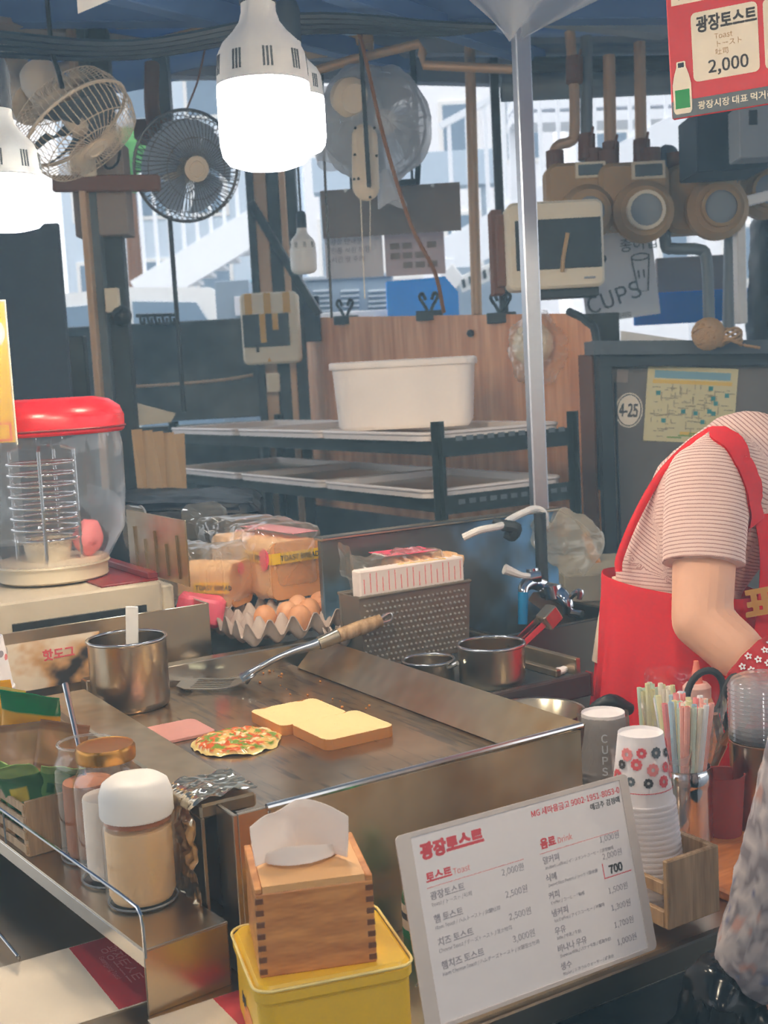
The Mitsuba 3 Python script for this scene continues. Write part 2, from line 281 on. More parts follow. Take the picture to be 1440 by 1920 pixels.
# ---------------------------------------------------------------- food on the plate
def slice_mesh(L, W, H):
    q = sbox(-L/2+.012, -W/2+.012, L/2-.012, W/2-.012).buffer(.012, quad_segs=6)
    q = Polygon([(x, y-.006*math.exp(-((abs(x)-L*.28)/.008)**2)*(1 if y > W*.3 else 0)) for x, y in np.array(q.segmentize(.003).exterior.coords)])
    m = extrude_polygon(q, H, engine='earcut'); m = m.subdivide_to_size(.006); return m
for k, (a, b, c, lab) in enumerate([((462, 1338), (657, 1332), (543, 1362), 'toasted bread slice farther from the aisle, its edge against the other slice'), ((543, 1362), (740, 1357), (617, 1390), 'toasted bread slice nearer the aisle, in front of the other slice')]):
    P, Q = Zp(*a, .945), Zp(*b, .945); cen = (P+Q)/2
    t = thing('bread_slice', lab, 'bread slice', 'bread slices on the griddle')
    m = slice_mesh(.113, .113, .0155)
    crust = mv(m, (cen[0], cen[1], .9305), rz=-47+90 if False else 0)
    m2 = rough3(crust, .0016, 160, k)
    part(t, 'crumb', m2, 'm_crumb' if 'm_crumb' in scene else mat('crumb', (244, 214, 154), .85), smooth=40)
    q = sbox(-.0565, -.0565, .0565, .0565).buffer(-.012).buffer(.0125, quad_segs=6); ring = q.difference(q.buffer(-.0022))
    part(t, 'crust', mv(extrude_polygon(ring, .0152, engine='earcut'), (cen[0], cen[1], .9303)), 'm_crust' if 'm_crust' in scene else mat('crust', (200, 132, 66), .8), label='brown crust')
# omelette
def disc(r0, n=60, rings=14, seed=1, wob=.12, h=.006, bump_=.003, fr=130):
    V_, F_ = [(0, 0)], []
    for i in range(1, rings+1):
        for j in range(n):
            a = 2*math.pi*j/n; R = r0*(1+wob*(meshkit.fbm(np.array([[math.cos(a)*2.2+9, math.sin(a)*2.2, seed]]), 3, seed)[0]-.5)*2)*i/rings; V_.append((R*math.cos(a), R*math.sin(a)))
    for j in range(n): F_.append((0, 1+j, 1+(j+1) % n))
    for i in range(rings-1):
        for j in range(n):
            a, b = 1+i*n+j, 1+i*n+(j+1) % n; F_ += [(a, a+n, b+n), (a, b+n, b)]
    xy = np.array(V_); rr = np.hypot(*xy.T)/r0; P = np.c_[xy, np.zeros(len(xy))]
    z = h*np.sqrt(np.clip(1.02-rr**4, 0, 1))+bump_*(meshkit.fbm(P*fr+3, 3, seed)-.4); z[rr > .93] = np.minimum(z[rr > .93], .002); return tm(np.c_[xy, z], F_)
om = disc(.06, n=90, rings=26, seed=4, h=.009, bump_=.006)
P = np.array(om.vertices); n1 = meshkit.fbm(P*np.array([95, 95, 1])+7, 3, 11); n2 = meshkit.fbm(P*np.array([120, 120, 1])+31, 3, 23); rr = np.hypot(P[:, 0], P[:, 1])/.06
col = np.tile(lin((232, 190, 104)), (len(P), 1)); col[n1 > .52] = lin((214, 96, 34)); col[(n1 > .46) & (n1 <= .52)] = lin((228, 150, 70)); col[(n2 > .60)] = lin((112, 138, 44)); col[(n2 < .34)] = lin((246, 228, 176)); col[rr > .93] = lin((240, 214, 140))
oc = Zp(445, 1388, .935)
one('vegetable_omelette', 'round egg omelette with carrot and green onion beside the ham', 'omelette', mv(om, (oc[0], oc[1], .9315), rz=-31, s=1.08), 'm_vc_gloss', smooth=True, color=col)
# ham
hm = extrude_polygon(sbox(-.047, -.047, .047, .047).buffer(-.012).buffer(.012, quad_segs=6), .004, engine='earcut').subdivide_to_size(.005)
hc = Zp(330, 1370, .934)
one('ham_slice', 'square pink ham slice on the griddle plate beside the steel pot', 'ham', mv(rough3(hm, .001, 180, 2), (hc[0], hc[1], .9308)), mat('ham', (208, 146, 136), .4))
# crumbs
cr = []
for i in range(20):
    x, y = rng.uniform(.90, .99), rng.uniform(1.62, 1.98); cr.append(mv(icosphere(0, rng.uniform(.0012, .0032)), (x-.02, y, .932+max(0, x-.985)*.9)))
one('bread_crumbs', 'toasted crumbs scattered in the far corner of the griddle', 'crumbs', cr, 'm_crust', kind='stuff')
# ---------------------------------------------------------------- spatula resting on the back rail
sp = thing('slotted_turner', 'steel slotted turner with a wooden handle lying across the back rail', 'spatula')
ye = Yp(730, 1160, 1.96); yh = Zp(640, 1200, .99) if False else Yp(600, 1198, 1.955); neck = Zp(478, 1270, .945); tip = Zp(345, 1285, .934)
ye, j1 = Yp(724, 1160, 1.865), Yp(634, 1192, 1.872); j2 = Yp(597, 1207, 1.878)
part(sp, 'handle', tube([ye+(j1-ye)*.12, (ye+j1)/2, j1], [.0115, .0135, .0125], 16), 'm_light_wood', label='wooden handle')
part(sp, 'hanging_ring', tube([ye+(j1-ye)*.14+np.array([0, 0, 0.004]), ye+np.array([.01, .004, .008]), ye+np.array([.012, .004, -.004]), ye+(j1-ye)*.14-np.array([0, 0, .004])], .0028, 8, 4), 'm_steel_bright')
part(sp, 'ferrule', tube([j1, j2], [.013, .0115], 16), 'm_steel', label='steel ferrule')
part(sp, 'shaft', tube([j2, (j2*.45+neck*.55)+np.array([0, 0, .012]), neck+np.array([0, 0, .012]), neck-(neck-tip)/np.linalg.norm(neck-tip)*.02], [.010, .0055, .006, .012], 12, 8), 'm_steel_bright')
d = tip-neck; L = np.linalg.norm(d[:2]); ang = math.degrees(math.atan2(d[1], d[0]))
outl = Polygon([(0, -.014), (.03, -.036), (L, -.040), (L+.008, -.02), (L+.006, .02), (L-.012, .036), (.03, .034), (0, .014)]).buffer(.004).buffer(-.002)
for s in np.linspace(-.024, .024, 5): outl = outl.difference(sbox(.042, s-.0022, L-.02, s+.0022).buffer(.0015))
bl = extrude_polygon(outl, .0016, engine='earcut').subdivide_to_size(.012); bl.vertices[:, 2] += .016*np.clip(1-bl.vertices[:, 0]/.07, 0, 1)**2+.004*(bl.vertices[:, 0]/L)**2
part(sp, 'blade', mv(bl, (neck[0], neck[1], .9325), rz=ang), 'm_steel_bright', label='slotted steel blade')
# ---------------------------------------------------------------- steel pot with spoon
def pot(name, lab, c, r, h, rim=.003, m='m_steel', t=.0018):
    k = thing(name, lab, 'pot')
    part(k, 'body', lathe([(0, 0), (r*.93, 0), (r*.98, .004), (r, .012), (r, h), (r-t, h), (r-t, .012), (r*.93, .004), (0, .0035)], c, 56), m, smooth=40)
    part(k, 'rim', tube([(c[0]+r*math.cos(a), c[1]+r*math.sin(a), c[2]+h) for a in np.linspace(0, 2*np.pi, 48, endpoint=False)], rim, 8, closed=True), 'm_steel_bright', smooth=True); return k
pot('steel_pot', 'tall straight steel pot standing on the left back corner of the griddle', (.652, 1.93, .931), .064, .113)
sc_ = Dp(245, 1150, 2.0)
spn = thing('serving_spoon', 'steel spoon with a flat white handle end standing in the tall steel pot', 'spoon')
a, b = Dp(247, 1137, 2.03), np.array([.655, 1.94, .936]); dd = (b-a)/np.linalg.norm(b-a)
part(spn, 'handle', ap(bx(-.0105, .0105, 0, .0022, -np.linalg.norm(b-a), 0, .001), M4(a, rz=-31, ry=4)), 'm_white_gloss')
part(spn, 'bowl', ap(icosphere(2, .022), M4(b+np.array([0, 0, .022])) @ np.diag([1, .3, 1., 1])), 'm_steel_bright')
# ---------------------------------------------------------------- behind the griddle
sw = thing('steel_partition', 'upright steel sheet with a scorched paper sticker behind the tall pot', 'partition')
part(sw, 'sheet', [bx(.30, .872, 2.10, 2.103, .93, 1.05, .001), bx(.868, .872, 2.10, 2.22, .93, 1.05, .001)], 'm_steel')
def scorch(u, v): return np.stack([.42+u*.24, 2.0985+0*u, .945+v*.085], -1)
gm = grid(scorch, 80, 40); P = np.array(gm.vertices); k = meshkit.fbm(P*22+2, 4, 3)-1.9*np.hypot((P[:, 0]-.60)*1.5, (P[:, 2]-.965)*3.2)
cc = np.tile(lin((222, 206, 184)), (len(P), 1)); w = np.clip((k-.10)*5, 0, 1)[:, None]; cc = cc*(1-w)+lin((196, 150, 96))*w; w = np.clip((k-.30)*7, 0, 1)[:, None]; cc = cc*(1-w)+lin((44, 36, 34))*w
part(sw, 'paper_sticker', gm, 'm_vc', smooth=True, color=cc, label='scorched cream paper sticker')
part(sw, 'lettering', mv(text('핫도그', .015, .0005, 2), (.556, 2.0978, .994), rx=90), 'm_ink_red', label='red lettering')
bb = thing('flat_appliance', 'beige flat box with a dark slot and dark red edge, under the big jar', 'appliance')
part(bb, 'body', rbox(.18, .80, 2.14, 2.52, .80, 1.095, .012), 'm_beige')
part(bb, 'slot', bx(.52, .765, 2.1365, 2.1405, 1.040, 1.057, .001), 'm_black', label='dark slot')
part(bb, 'end_cap', rbox(.80, .826, 2.15, 2.50, .80, 1.085, .008), 'm_cream')
part(bb, 'top_edge', [bx(.69, .80, 2.16, 2.50, 1.095, 1.099, .001), bx(.78, .80, 2.16, 2.52, 1.099, 1.112, .002)], 'm_red_dark', label='dark red top edge')
pl = thing('embossed_panel', 'ribbed beige metal panel standing beside the big jar', 'panel')
a, b, c_, d_ = Xp(236, 955, .80), Xp(346, 976, .80), Xp(346, 1066, .80), Xp(215, 1046, .80)
y0, y1 = b[1], a[1]; z0, z1 = 1.10, (a[2]+b[2])/2
part(pl, 'sheet', bx(.80, .803, y0, y1, z0, z1, .001), 'm_stained')
for i in range(5): part(pl, 'rib', hull([(.8-q*.004, y0+(y1-y0)*(.14+.18*i)+s*.006*w_, z) for z, w_ in ((z0+.01, 1), (z1-.03-.02*(i % 2), .3)) for s in (-1, 1) for q in (0, 1)]), 'm_stained')
# the big jar
jc = np.array([.655, 2.335, 1.099])
bj = thing('big_clear_jar', 'big clear plastic jar with a red domed lid and a steel coil inside', 'jar')
def shell(pr, t=.003): return pr+[(max(r-t, 0), z+(t if i == 0 else 0)) for i, (r, z) in reversed(list(enumerate(pr)))]
part(bj, 'jar_wall', lathe([(.104, .03), (.116, .05), (.140, .09), (.147, .16), (.148, .25), (.143, .28)], jc, 64), 'm_acrylic', smooth=True)
part(bj, 'base', lathe([(0, 0), (.098, 0), (.103, .004), (.103, .024), (.108, .030), (.104, .038), (0, .038)], jc, 64), 'm_cream', smooth=40, label='cream plastic base')
part(bj, 'lid', lathe([(0, .276), (.150, .276), (.154, .280), (.155, .306), (.148, .324), (.128, .338), (.10, .344), (.072, .343), (.055, .3385), (0, .3385)], jc, 72), 'm_red', smooth=40, label='red domed lid')
part(bj, 'lid_groove', tube([(jc[0]+.1555*math.cos(a), jc[1]+.1555*math.sin(a), jc[2]+.286) for a in np.linspace(0, 6.2832, 64, endpoint=False)], .0022, 6, closed=True), 'm_red_dark')
cw = thing('coil_rack', 'steel coil rack of stacked rings standing inside the big clear jar', 'rack')
cx, cy = jc[0]-.01, jc[1]-.012
for i in range(8): part(cw, 'ring', tube([(cx+.062*math.cos(a), cy+.062*math.sin(a), jc[2]+.080+.0205*i) for a in np.linspace(0, 6.2832, 40, endpoint=False)], .0034, 8, closed=True), 'm_chrome', smooth=True)
for a in (-1.9, -.6, .9, 2.4): part(cw, 'upright', tube([(cx+.064*math.cos(a), cy+.064*math.sin(a), jc[2]+z) for z in (.039, .10, .20, .246)]+[(cx+.04*math.cos(a), cy+.04*math.sin(a), jc[2]+.254)], .0035, 8), 'm_chrome')
one('cream_cup', 'cream plastic cup at the bottom of the big clear jar', 'cup', lathe(shell([(.040, 0), (.046, .04)], .002), (cx, cy, jc[2]+.0385), 32), 'm_cream')
pm = ap(rough3(icosphere(3, .034), .02, 40, 6), M4((jc[0]+.062, jc[1]-.03, jc[2]+.073)) @ np.diag([.8, .7, 1.05, 1]))
one('pink_bag', 'crumpled pink bag inside the big clear jar', 'bag', pm, mat('pink_soft', (238, 130, 136), .5), smooth=True)
# yellow card in a clear stand at the left edge
sd = thing('menu_card_stand', 'yellow price card in a clear acrylic stand at the left edge', 'card stand')
q = Dp(22, 700, 2.05); M = M4((q[0], q[1], 0), rz=-24)
part(sd, 'card', ap(bx(-.22, -.003, 0, .002, q[2]-.115, q[2]+.118, .0005), M), mat('card_yellow', (226, 178, 44), .5))
part(sd, 'card_edge', ap([bx(-.003, .0, -.001, .003, q[2]-.12, q[2]+.122, .0005), bx(-.22, 0, -.001, .003, q[2]+.118, q[2]+.122, .0005)], M), 'm_paper_cream')
part(sd, 'white_oval', ap(extrude_polygon(affinity.scale(Point(0, 0).buffer(1, quad_segs=12), .032, .030), .0006, engine='earcut'), M @ M4((-.037, -.0002, q[2]+.068), rx=90)), 'm_paper')
part(sd, 'red_frame', ap([bx(-.06, -.008, -.0012, 0, q[2]-.084, q[2]-.081, .0003), bx(-.06, -.008, -.0012, 0, q[2]-.112, q[2]-.109, .0003), bx(-.011, -.008, -.0012, 0, q[2]-.112, q[2]-.081, .0003)], M), 'm_ink_red')
part(sd, 'acrylic_sheet', ap(grid(lambda u, v: np.stack([-.22+u*.22, -.003+0*u, q[2]-.29+v*.41], -1), 3, 3), M), 'm_acrylic')
part(sd, 'acrylic_foot', ap(grid(lambda u, v: np.stack([-.22+u*.22, -.003+v*.06, q[2]-.285+0*u], -1), 3, 3), M), 'm_acrylic')
# eggs
pitch = .0475; TX0, TY0, TZ = .905, 2.012, .968
def tray_fn(nx, ny):
    def f(u, v):
        x, y = u*nx, v*ny
        z = .020+.022*np.cos(2*np.pi*x)*np.cos(2*np.pi*y)*0-.019*np.sin(np.pi*x)**2*np.sin(np.pi*y)**2
        pk = np.clip(1-np.hypot(x-np.round(x), y-np.round(y))*2.3, 0, 1); z = z+.030*np.minimum(pk*1.25, 1)
        return np.stack([x*pitch, y*pitch, z], -1)
    return f
one('egg_tray', 'grey pulp egg tray holding the brown eggs behind the griddle', 'egg tray', mv(grid(tray_fn(6, 5), 97, 81, .0018), (TX0, TY0, TZ)), 'm_pulp', smooth=True)
egg = lathe([(.0215*math.sin(t)*(1-.10*math.cos(t)), .0285*(1-math.cos(t))) for t in np.linspace(0, math.pi, 18)], n=28)
n_ = 0
for (i, j) in [(1, 1), (2, 1), (3, 1), (4, 1), (2, 0), (3, 2), (4, 2), (5, 1)]:
    if (i, j) in ((1, 3),): continue
    one('egg', {0: 'brown egg alone at the front of the tray, nearest the griddle', 1: f'brown egg in the middle row of the pulp tray, {ORD[i-1]} from the left', 2: ('left' if i == 3 else 'right')+' of the two brown eggs in the back row of the pulp tray'}[j], 'egg', mv(egg, (TX0+pitch*(i+.5)+rng.uniform(-.002, .002), TY0+pitch*(j+.5), TZ+.008), rz=rng.uniform(0, 360)), ('m_egg', mat('egg_light', (224, 166, 122), .5) if 'm_egg_light' not in scene else 'm_egg_light')[n_ % 2], smooth=True, group='brown eggs in the tray'); n_ += 1
t2 = mv(grid(tray_fn(3, 2), 49, 33, .0018), (0, 0, 0), rx=-12); one('egg_tray', 'empty torn piece of grey egg tray leaning behind the back corner of the griddle', 'egg tray', mv(t2, (1.045, 1.925, .965), rz=-8, s=.8), 'm_pulp', smooth=True)
one('bottle_cap', 'small white bottle cap on the steel ledge before the egg tray', 'cap', lathe([(0, 0), (.0155, 0), (.0165, .002), (.0155, .017), (.013, .019), (0, .019)], (.845, 2.06, .9305), 28), 'm_white')
one('egg_ledge', 'steel ledge under the egg tray behind the griddle', 'ledge', bx(.83, 1.30, 2.032, 2.04, .93, .935), 'm_steel')
struct('trim_ledge', [bx(.60, 1.40, 2.035, 2.45, .90, .93), bx(.60, 1.06, 1.999, 2.53, .78, .90)], 'm_steel_dark', label='steel ledge behind the griddle')
# bread in clear bags
mat('loaf_crust', (206, 146, 92), .8); mat('loaf_side', (226, 184, 136), .85)
def loaf(name, lab, c, rz, L, s=.113, pitch_=0):
    t = thing(name, lab, 'bread'); M = M4(c, rz=rz, rx=pitch_)
    q = sbox(-s/2, 0, s/2, s).buffer(-.015).buffer(.015, quad_segs=5); m = extrude_polygon(q, L, engine='earcut').subdivide_to_size(.012)
    m = mv(m, rx=90); m = rough3(m, .004, 60, int(L*1000)); m.apply_translation([0, L/2, 0])
    part(t, 'loaf', ap(m, M), 'm_loaf_side', smooth=40)
    part(t, 'heel', ap(mv(extrude_polygon(q.buffer(.0008), .003, engine='earcut'), (0, -L/2+.002, 0), rx=90), M), 'm_loaf_crust', label='brown end crust'); return t, M
def film_bag(t, M, sx, sy, sz, tail, seed, name='clear_bag'):
    def f(u, v):
        a = u*2*np.pi; w = v
        k = (np.abs(np.cos(a))**.35*np.sign(np.cos(a)), np.abs(np.sin(a))**.35*np.sign(np.sin(a)))
        r = np.where(w < .12, np.sqrt(np.clip(w/.12, 0, 1)), 1)*np.where(w > .72, 1-.55*np.clip((w-.72)/.2, 0, 1)+.25*np.clip((w-.92)/.08, 0, 1), 1)
        y = -sy/2-.004+(np.clip(w, 0, .72)/.72)*(sy+.008)+np.clip(w-.72, 0, 1)/.28*tail[1]
        P = np.stack([k[0]*sx/2*r+np.clip(w-.72, 0, 1)/.28*tail[0], y, sz/2+k[1]*sz/2*r+np.clip(w-.72, 0, 1)/.28*tail[2]], -1)
        n = (meshkit.fbm(P*34+seed, 3, seed)-.5)*.022*(w > .03); 
        return P+np.stack([k[0]*n, 0*n, k[1]*n], -1)
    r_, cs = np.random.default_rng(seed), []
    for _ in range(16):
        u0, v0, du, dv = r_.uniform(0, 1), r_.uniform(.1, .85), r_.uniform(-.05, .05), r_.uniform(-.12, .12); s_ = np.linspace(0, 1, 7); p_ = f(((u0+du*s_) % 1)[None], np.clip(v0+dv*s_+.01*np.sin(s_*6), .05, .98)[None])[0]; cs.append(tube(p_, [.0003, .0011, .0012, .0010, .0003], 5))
    part(t, 'crease_glints', ap(cs, M), 'm_white_gloss', smooth=True, kind='stuff', label='painted white highlights along the bag creases')  # white strands imitate highlights on the folds of the film
    return part(t, name, ap(grid(f, 60, 60), M), 'm_film_bag', smooth=True, label='clear plastic bag')
lc = Zp(560, 1118, 1.03); lc = np.array([1.01, 2.20, 1.012])
t, M = loaf('bread_loaf', 'bagged loaf with its brown end crust and yellow label facing the griddle, on the eggs', (1.082, 2.290, 1.022), 4, .25)
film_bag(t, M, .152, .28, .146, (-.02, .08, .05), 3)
def lab_band(t, M, z, s=.118, txt='TOAST BREAD'):
    part(t, 'label_band', ap([bx(-s/2, s/2, -.1322, -.1312, z-.011, z+.011, .0003), bx(-s/2-.001, -s/2, -.131, -.01, z-.011, z+.011, .0003)], M), 'm_yellow', label='yellow paper label')
    for q_ in (M4((-.040, -.1330, z-.005), rx=90), M4((-s/2-.0012, -.02, z-.005), rz=-90) @ M4(rx=90)): part(t, 'lettering', ap(text(txt, .010, .0006, 1), M @ q_), 'm_ink')
lab_band(t, M, .083)
part(t, 'seal', ap(extrude_polygon(Polygon([(0, .018), (.014, .012), (.016, 0), (.008, -.016), (-.006, -.022), (-.014, -.006), (-.014, .010)]).buffer(.003), .0008, engine='earcut'), M @ M4((-.0605, -.105, .082), rz=-90) @ M4(rx=90)), 'm_pink', label='pink seal')
part(t, 'print', ap([mv(text('식빵', .022, .0006, 2), (-.05, .02, .1265), rz=0), bx(.0, .06, -.12, .10, .1260, .1264, .0001)], M), mat('print_pink', (236, 150, 160), .5))
t, M = loaf('bread_loaf', 'smaller bagged loaf with a pink label lying at the left end of the egg tray', (.955, 2.262, 1.015), 38, .12, .085, 0)
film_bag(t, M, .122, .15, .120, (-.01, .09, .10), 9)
part(t, 'label_band', ap(bx(-.0515, -.0505, -.06, .02, .03, .052, .0003), M), 'm_yellow'); part(t, 'lettering', ap(text('TOAST BREAD', .009, .0006, 1), M @ M4((-.0522, .015, .037), rz=-90) @ M4(rx=90)), 'm_ink')
part(t, 'tag', ap(mv(extrude_polygon(Point(0, 0).buffer(.012), .0008, engine='earcut'), (-.02, -.071, .075), rx=90), M), 'm_ink_red', label='round red tag')
pk = mv(rough3(rbox(-.045, .045, -.03, .03, 0, .05, .02), .02, 30, 5), (.885, 2.19, 1.0), rz=-25, ry=14); one('pink_pouch', 'glossy pink pouch tucked between the egg tray and the small bagged loaf', 'pouch', pk.subdivide().subdivide() if len(pk.vertices) < 400 else pk, 'm_pink', smooth=True)
# basket
bk = thing('dotted_basket', 'dark grey dimpled bin holding a bag of bread and a stack of paper sleeves', 'basket')
X0, X1, Yb, zb0, zb1 = 1.070, 1.314, 1.885, .922, 1.058
mat('bin', (132, 122, 110), .45, .5); mat('bin_dot', (170, 164, 156), .4, .5)
part(bk, 'front_wall', slab((X0+.012, Yb+.008, zb0), (X1-.004, Yb+.008, zb0), (X1, Yb, zb1), (X0, Yb, zb1), .004), 'm_bin')
for q_ in (slab((X0+.012, Yb+.07, zb0), (X0+.012, Yb+.01, zb0), (X0, Yb+.002, zb1), (X0, Yb+.075, zb1), .004), slab((X1-.004, Yb+.008, zb0), (X1-.004, Yb+.07, zb0), (X1, Yb+.075, zb1), (X1, Yb, zb1), .004)): part(bk, 'side_wall', q_, 'm_bin')
part(bk, 'back_wall', bx(X0, X1, Yb+.07, Yb+.075, zb0, zb1), 'm_bin'); part(bk, 'bottom', bx(X0+.012, X1-.004, Yb+.01, Yb+.07, zb0, zb0+.006), 'm_bin')
part(bk, 'rolled_edge', tube([(X0, Yb-.002, zb1), (X1, Yb-.002, zb1), (X1, Yb+.075, zb1), (X0, Yb+.075, zb1)], .003, 8, closed=True), 'm_bin')
dots = []
for r in range(15):
    for q in range(24):
        x = X0+.012+(q+.5*(r % 2))*.0098; z = zb0+.012+r*.0108
        if x < X1-.008 and z < zb1-.006: dots.append(ap(icosphere(1, .0027), M4((x, Yb+.008*(1-(z-zb0)/(zb1-zb0))-.0003, z))))
part(bk, 'dimples', dots, 'm_bin_dot', kind='stuff', label='rows of small raised dimples')
ps = thing('paper_sleeve_stack', 'stack of white paper sleeves with pink printed edges standing in the dimpled bin', 'paper stack')
part(ps, 'sheets', bx(1.080, 1.309, 1.895, 1.925, .99, 1.104, .003), mat('sleeve', (238, 224, 216), .7))
for i in range(17): part(ps, 'printed_line', bx(1.088+.0132*i, 1.0898+.0132*i, 1.8945, 1.8953, 1.062, 1.098-.01*(i % 3 == 0), .0002), 'm_ink_pink')
t = thing('bagged_bread', 'clear bag of bread slices lying in the dimpled bin behind the paper sleeves', 'bread'); M = M4((1.215, 1.955, 1.03), rz=84)
for i in range(7): part(t, 'slice', ap(mv(slice_mesh(.085, .070, .014), (0, -.085+.020*i, .045), rx=90+14), M), 'm_loaf_side', smooth=40)
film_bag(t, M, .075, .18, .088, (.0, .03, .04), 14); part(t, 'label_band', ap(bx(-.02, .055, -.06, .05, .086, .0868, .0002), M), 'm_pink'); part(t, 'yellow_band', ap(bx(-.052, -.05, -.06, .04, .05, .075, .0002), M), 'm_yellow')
part(t, 'lettering', ap(text('TOAST BREAD', .010, .0006, 1), M @ M4((-.0525, .03, .058), rz=-90) @ M4(rx=90)), 'm_ink')
# ---------------------------------------------------------------- sink corner
mat('steel_blue', (128, 146, 160), .38, .7)
def bluefn(p, n, uv):
    g = fbm(p.x*7, p.y*7, p.z*5, 4); return mix(lin((112, 114, 112)).tolist(), lin((120, 172, 214)).tolist(), smoothstep(.42, .7, g))
mat('stain_blue', proc(bluefn), .36, .7)
sk = thing('sink_unit', 'steel sink unit with a blue-tinged splash wall behind the taps', 'sink')
part(sk, 'splash_wall', bx(1.085, 1.66, 2.045, 2.06, .86, 1.148), 'm_stain_blue', label='blue-tinged splash wall')
part(sk, 'wall_lip', bx(1.08, 1.665, 2.03, 2.065, 1.146, 1.153), 'm_steel')
part(sk, 'drainer', bx(1.065, 1.345, 1.60, 2.04, .905, .921), 'm_grime')
part(sk, 'front_lip', [bx(1.065, 1.347, 1.584, 1.60, .888, .928, .003)], mat('lip_brown', (58, 46, 46), .5), label='dark brown front lip')
part(sk, 'lip_end', bx(1.3475, 1.351, 1.583, 1.601, .887, .929, .001), 'm_red_dark', label='dark red end of the lip')
part(sk, 'drain_ridge', [bx(1.30, 1.312, 1.62, 2.02, .921, .934), bx(1.335, 1.347, 1.61, 2.04, .92, .95)], 'm_stained')
part(sk, 'basin', [bx(1.347, 1.66, 1.82, 1.835, .70, .955), bx(1.347, 1.36, 1.82, 2.04, .70, .95), bx(1.65, 1.66, 1.82, 2.04, .70, .955), bx(1.36, 1.65, 1.835, 2.04, .70, .715)], 'm_steel_dark')
part(sk, 'cabinet', bx(1.07, 1.30, 1.605, 2.04, 0, .888), mat('cab_blue', (88, 130, 158), .5), label='pale blue side panel')
pot('steel_saucepan', 'short steel pan with tongs in it on the dark drainer', (1.198, 1.665, .9215), .0565, .068)
tg = thing('tongs', 'steel tongs leaning in the short steel pan', 'tongs'); a, b = Dp(938, 1216, 2.12), Dp(1030, 1163, 2.16)
a = np.array([1.19, 1.66, .935]); 
part(tg, 'arm', hull([b+np.array([s*.010, 0, q*.003]) for s in (-1, 1) for q in (0, 1)]+[a+np.array([s*.006, 0, q*.003]) for s in (-1, 1) for q in (0, 1)]), 'm_steel_bright')
part(tg, 'arm', hull([b+np.array([s*.010, .012, .010+q*.003]) for s in (-1, 1) for q in (0, 1)]+[a+np.array([s*.006+.01, .02, .006+q*.003]) for s in (-1, 1) for q in (0, 1)]), 'm_steel_bright')
part(tg, 'end_clip', ap(rbox(-.017, .017, -.014, .014, -.014, .016, .005), M4(b+np.array([.004, .004, .004]), ry=-35)), 'm_steel', label='square end clip')
pot('steel_bowl', 'small steel bowl with a spoon tucked behind the right rim of the griddle', (1.115, 1.735, .9215), .044, .042)
t = thing('small_spoon', 'small steel spoon in the bowl behind the right rim', 'spoon'); a, b = np.array([1.115, 1.73, .935]), Dp(858, 1243, 2.06)
part(t, 'handle', tube([a, (a+b)/2, b], [.003, .003, .004], 8), 'm_steel_bright'); part(t, 'bowl', ap(icosphere(2, .013), M4(a+np.array([0, 0, .002])) @ np.diag([1, 1, .5, 1])), 'm_steel_bright')
one('white_scrap', 'torn scrap of white paper on the drainer near the apron', 'paper scrap', mv(rough3(bx(-.02, .02, -.008, .008, 0, .008).subdivide().subdivide(), .012, 90, 8), (1.322, 1.635, .922), rz=20), 'm_paper')
# taps
tp = thing('tap_set', 'black standpipe with chrome taps, one with a blue rubber spout', 'tap')
pA, pB = Dp(1012, 962, 2.52), Dp(1018, 1108, 2.52)
part(tp, 'standpipe', cyl((pA[0], pA[1], pA[2]), (pA[0], pA[1], pB[2]), .0125, n=16), 'm_iron', label='black standpipe')
j = Dp(1000, 1082, 2.50); part(tp, 'elbow', tube([Dp(1018, 1098, 2.52), Dp(998, 1092, 2.5), Dp(983, 1100, 2.48), Dp(981, 1118, 2.47)], [.014, .015, .012, .009], 12, 5), 'm_chrome', label='chrome elbow')
part(tp, 'blue_spout', tube([Dp(981, 1110, 2.47), Dp(980, 1170, 2.47)], [.0105, .0095], 14), 'm_blue_grip', label='blue rubber spout')
part(tp, 'valve', [cyl(Dp(998, 1066, 2.5), Dp(1002, 1095, 2.5), .013, n=14), cyl(Dp(990, 1083, 2.49), Dp(1014, 1080, 2.49), .012, n=14)], 'm_chrome')
part(tp, 'lever', tube([Dp(992, 1080, 2.48), Dp(975, 1078, 2.47), Dp(946, 1067, 2.46)], [.006, .007, .011], 10, 4), 'm_white_gloss', label='white lever')
part(tp, 'side_tap', [tube([Dp(1020, 1106, 2.52), Dp(1045, 1112, 2.5), Dp(1062, 1128, 2.48), Dp(1066, 1150, 2.48)], [.018, .018, .013, .010], 12, 5), cyl(Dp(1036, 1098, 2.5), Dp(1040, 1122, 2.5), .019, n=14), cyl(Dp(1068, 1148, 2.48), Dp(1092, 1152, 2.46), .008, n=10)], 'm_chrome')
part(tp, 'side_lever', tube([Dp(1062, 1128, 2.48), Dp(1078, 1112, 2.47), Dp(1088, 1110, 2.46), Dp(1086, 1124, 2.46)], [.005, .006, .007, .005], 8, 4), 'm_chrome')
part(tp, 'bracket', hull([Dp(1000, 1110, 2.53), Dp(1040, 1108, 2.53), Dp(1080, 1160, 2.53), Dp(1090, 1200, 2.53), Dp(990, 1125, 2.53), Dp(1000, 1110, 2.55), Dp(1090, 1200, 2.55)]), 'm_steel_dark')
hs = one('white_hose', 'white hose draped over the top of the splash wall', 'hose', tube([Dp(868, 1008, 2.42), Dp(900, 994, 2.42), Dp(938, 986, 2.45), Dp(960, 972, 2.5), Dp(985, 960, 2.52), Dp(1003, 954, 2.54), Dp(1020, 962, 2.55), Dp(1022, 985, 2.56)], .0075, 10, 5), 'm_white')
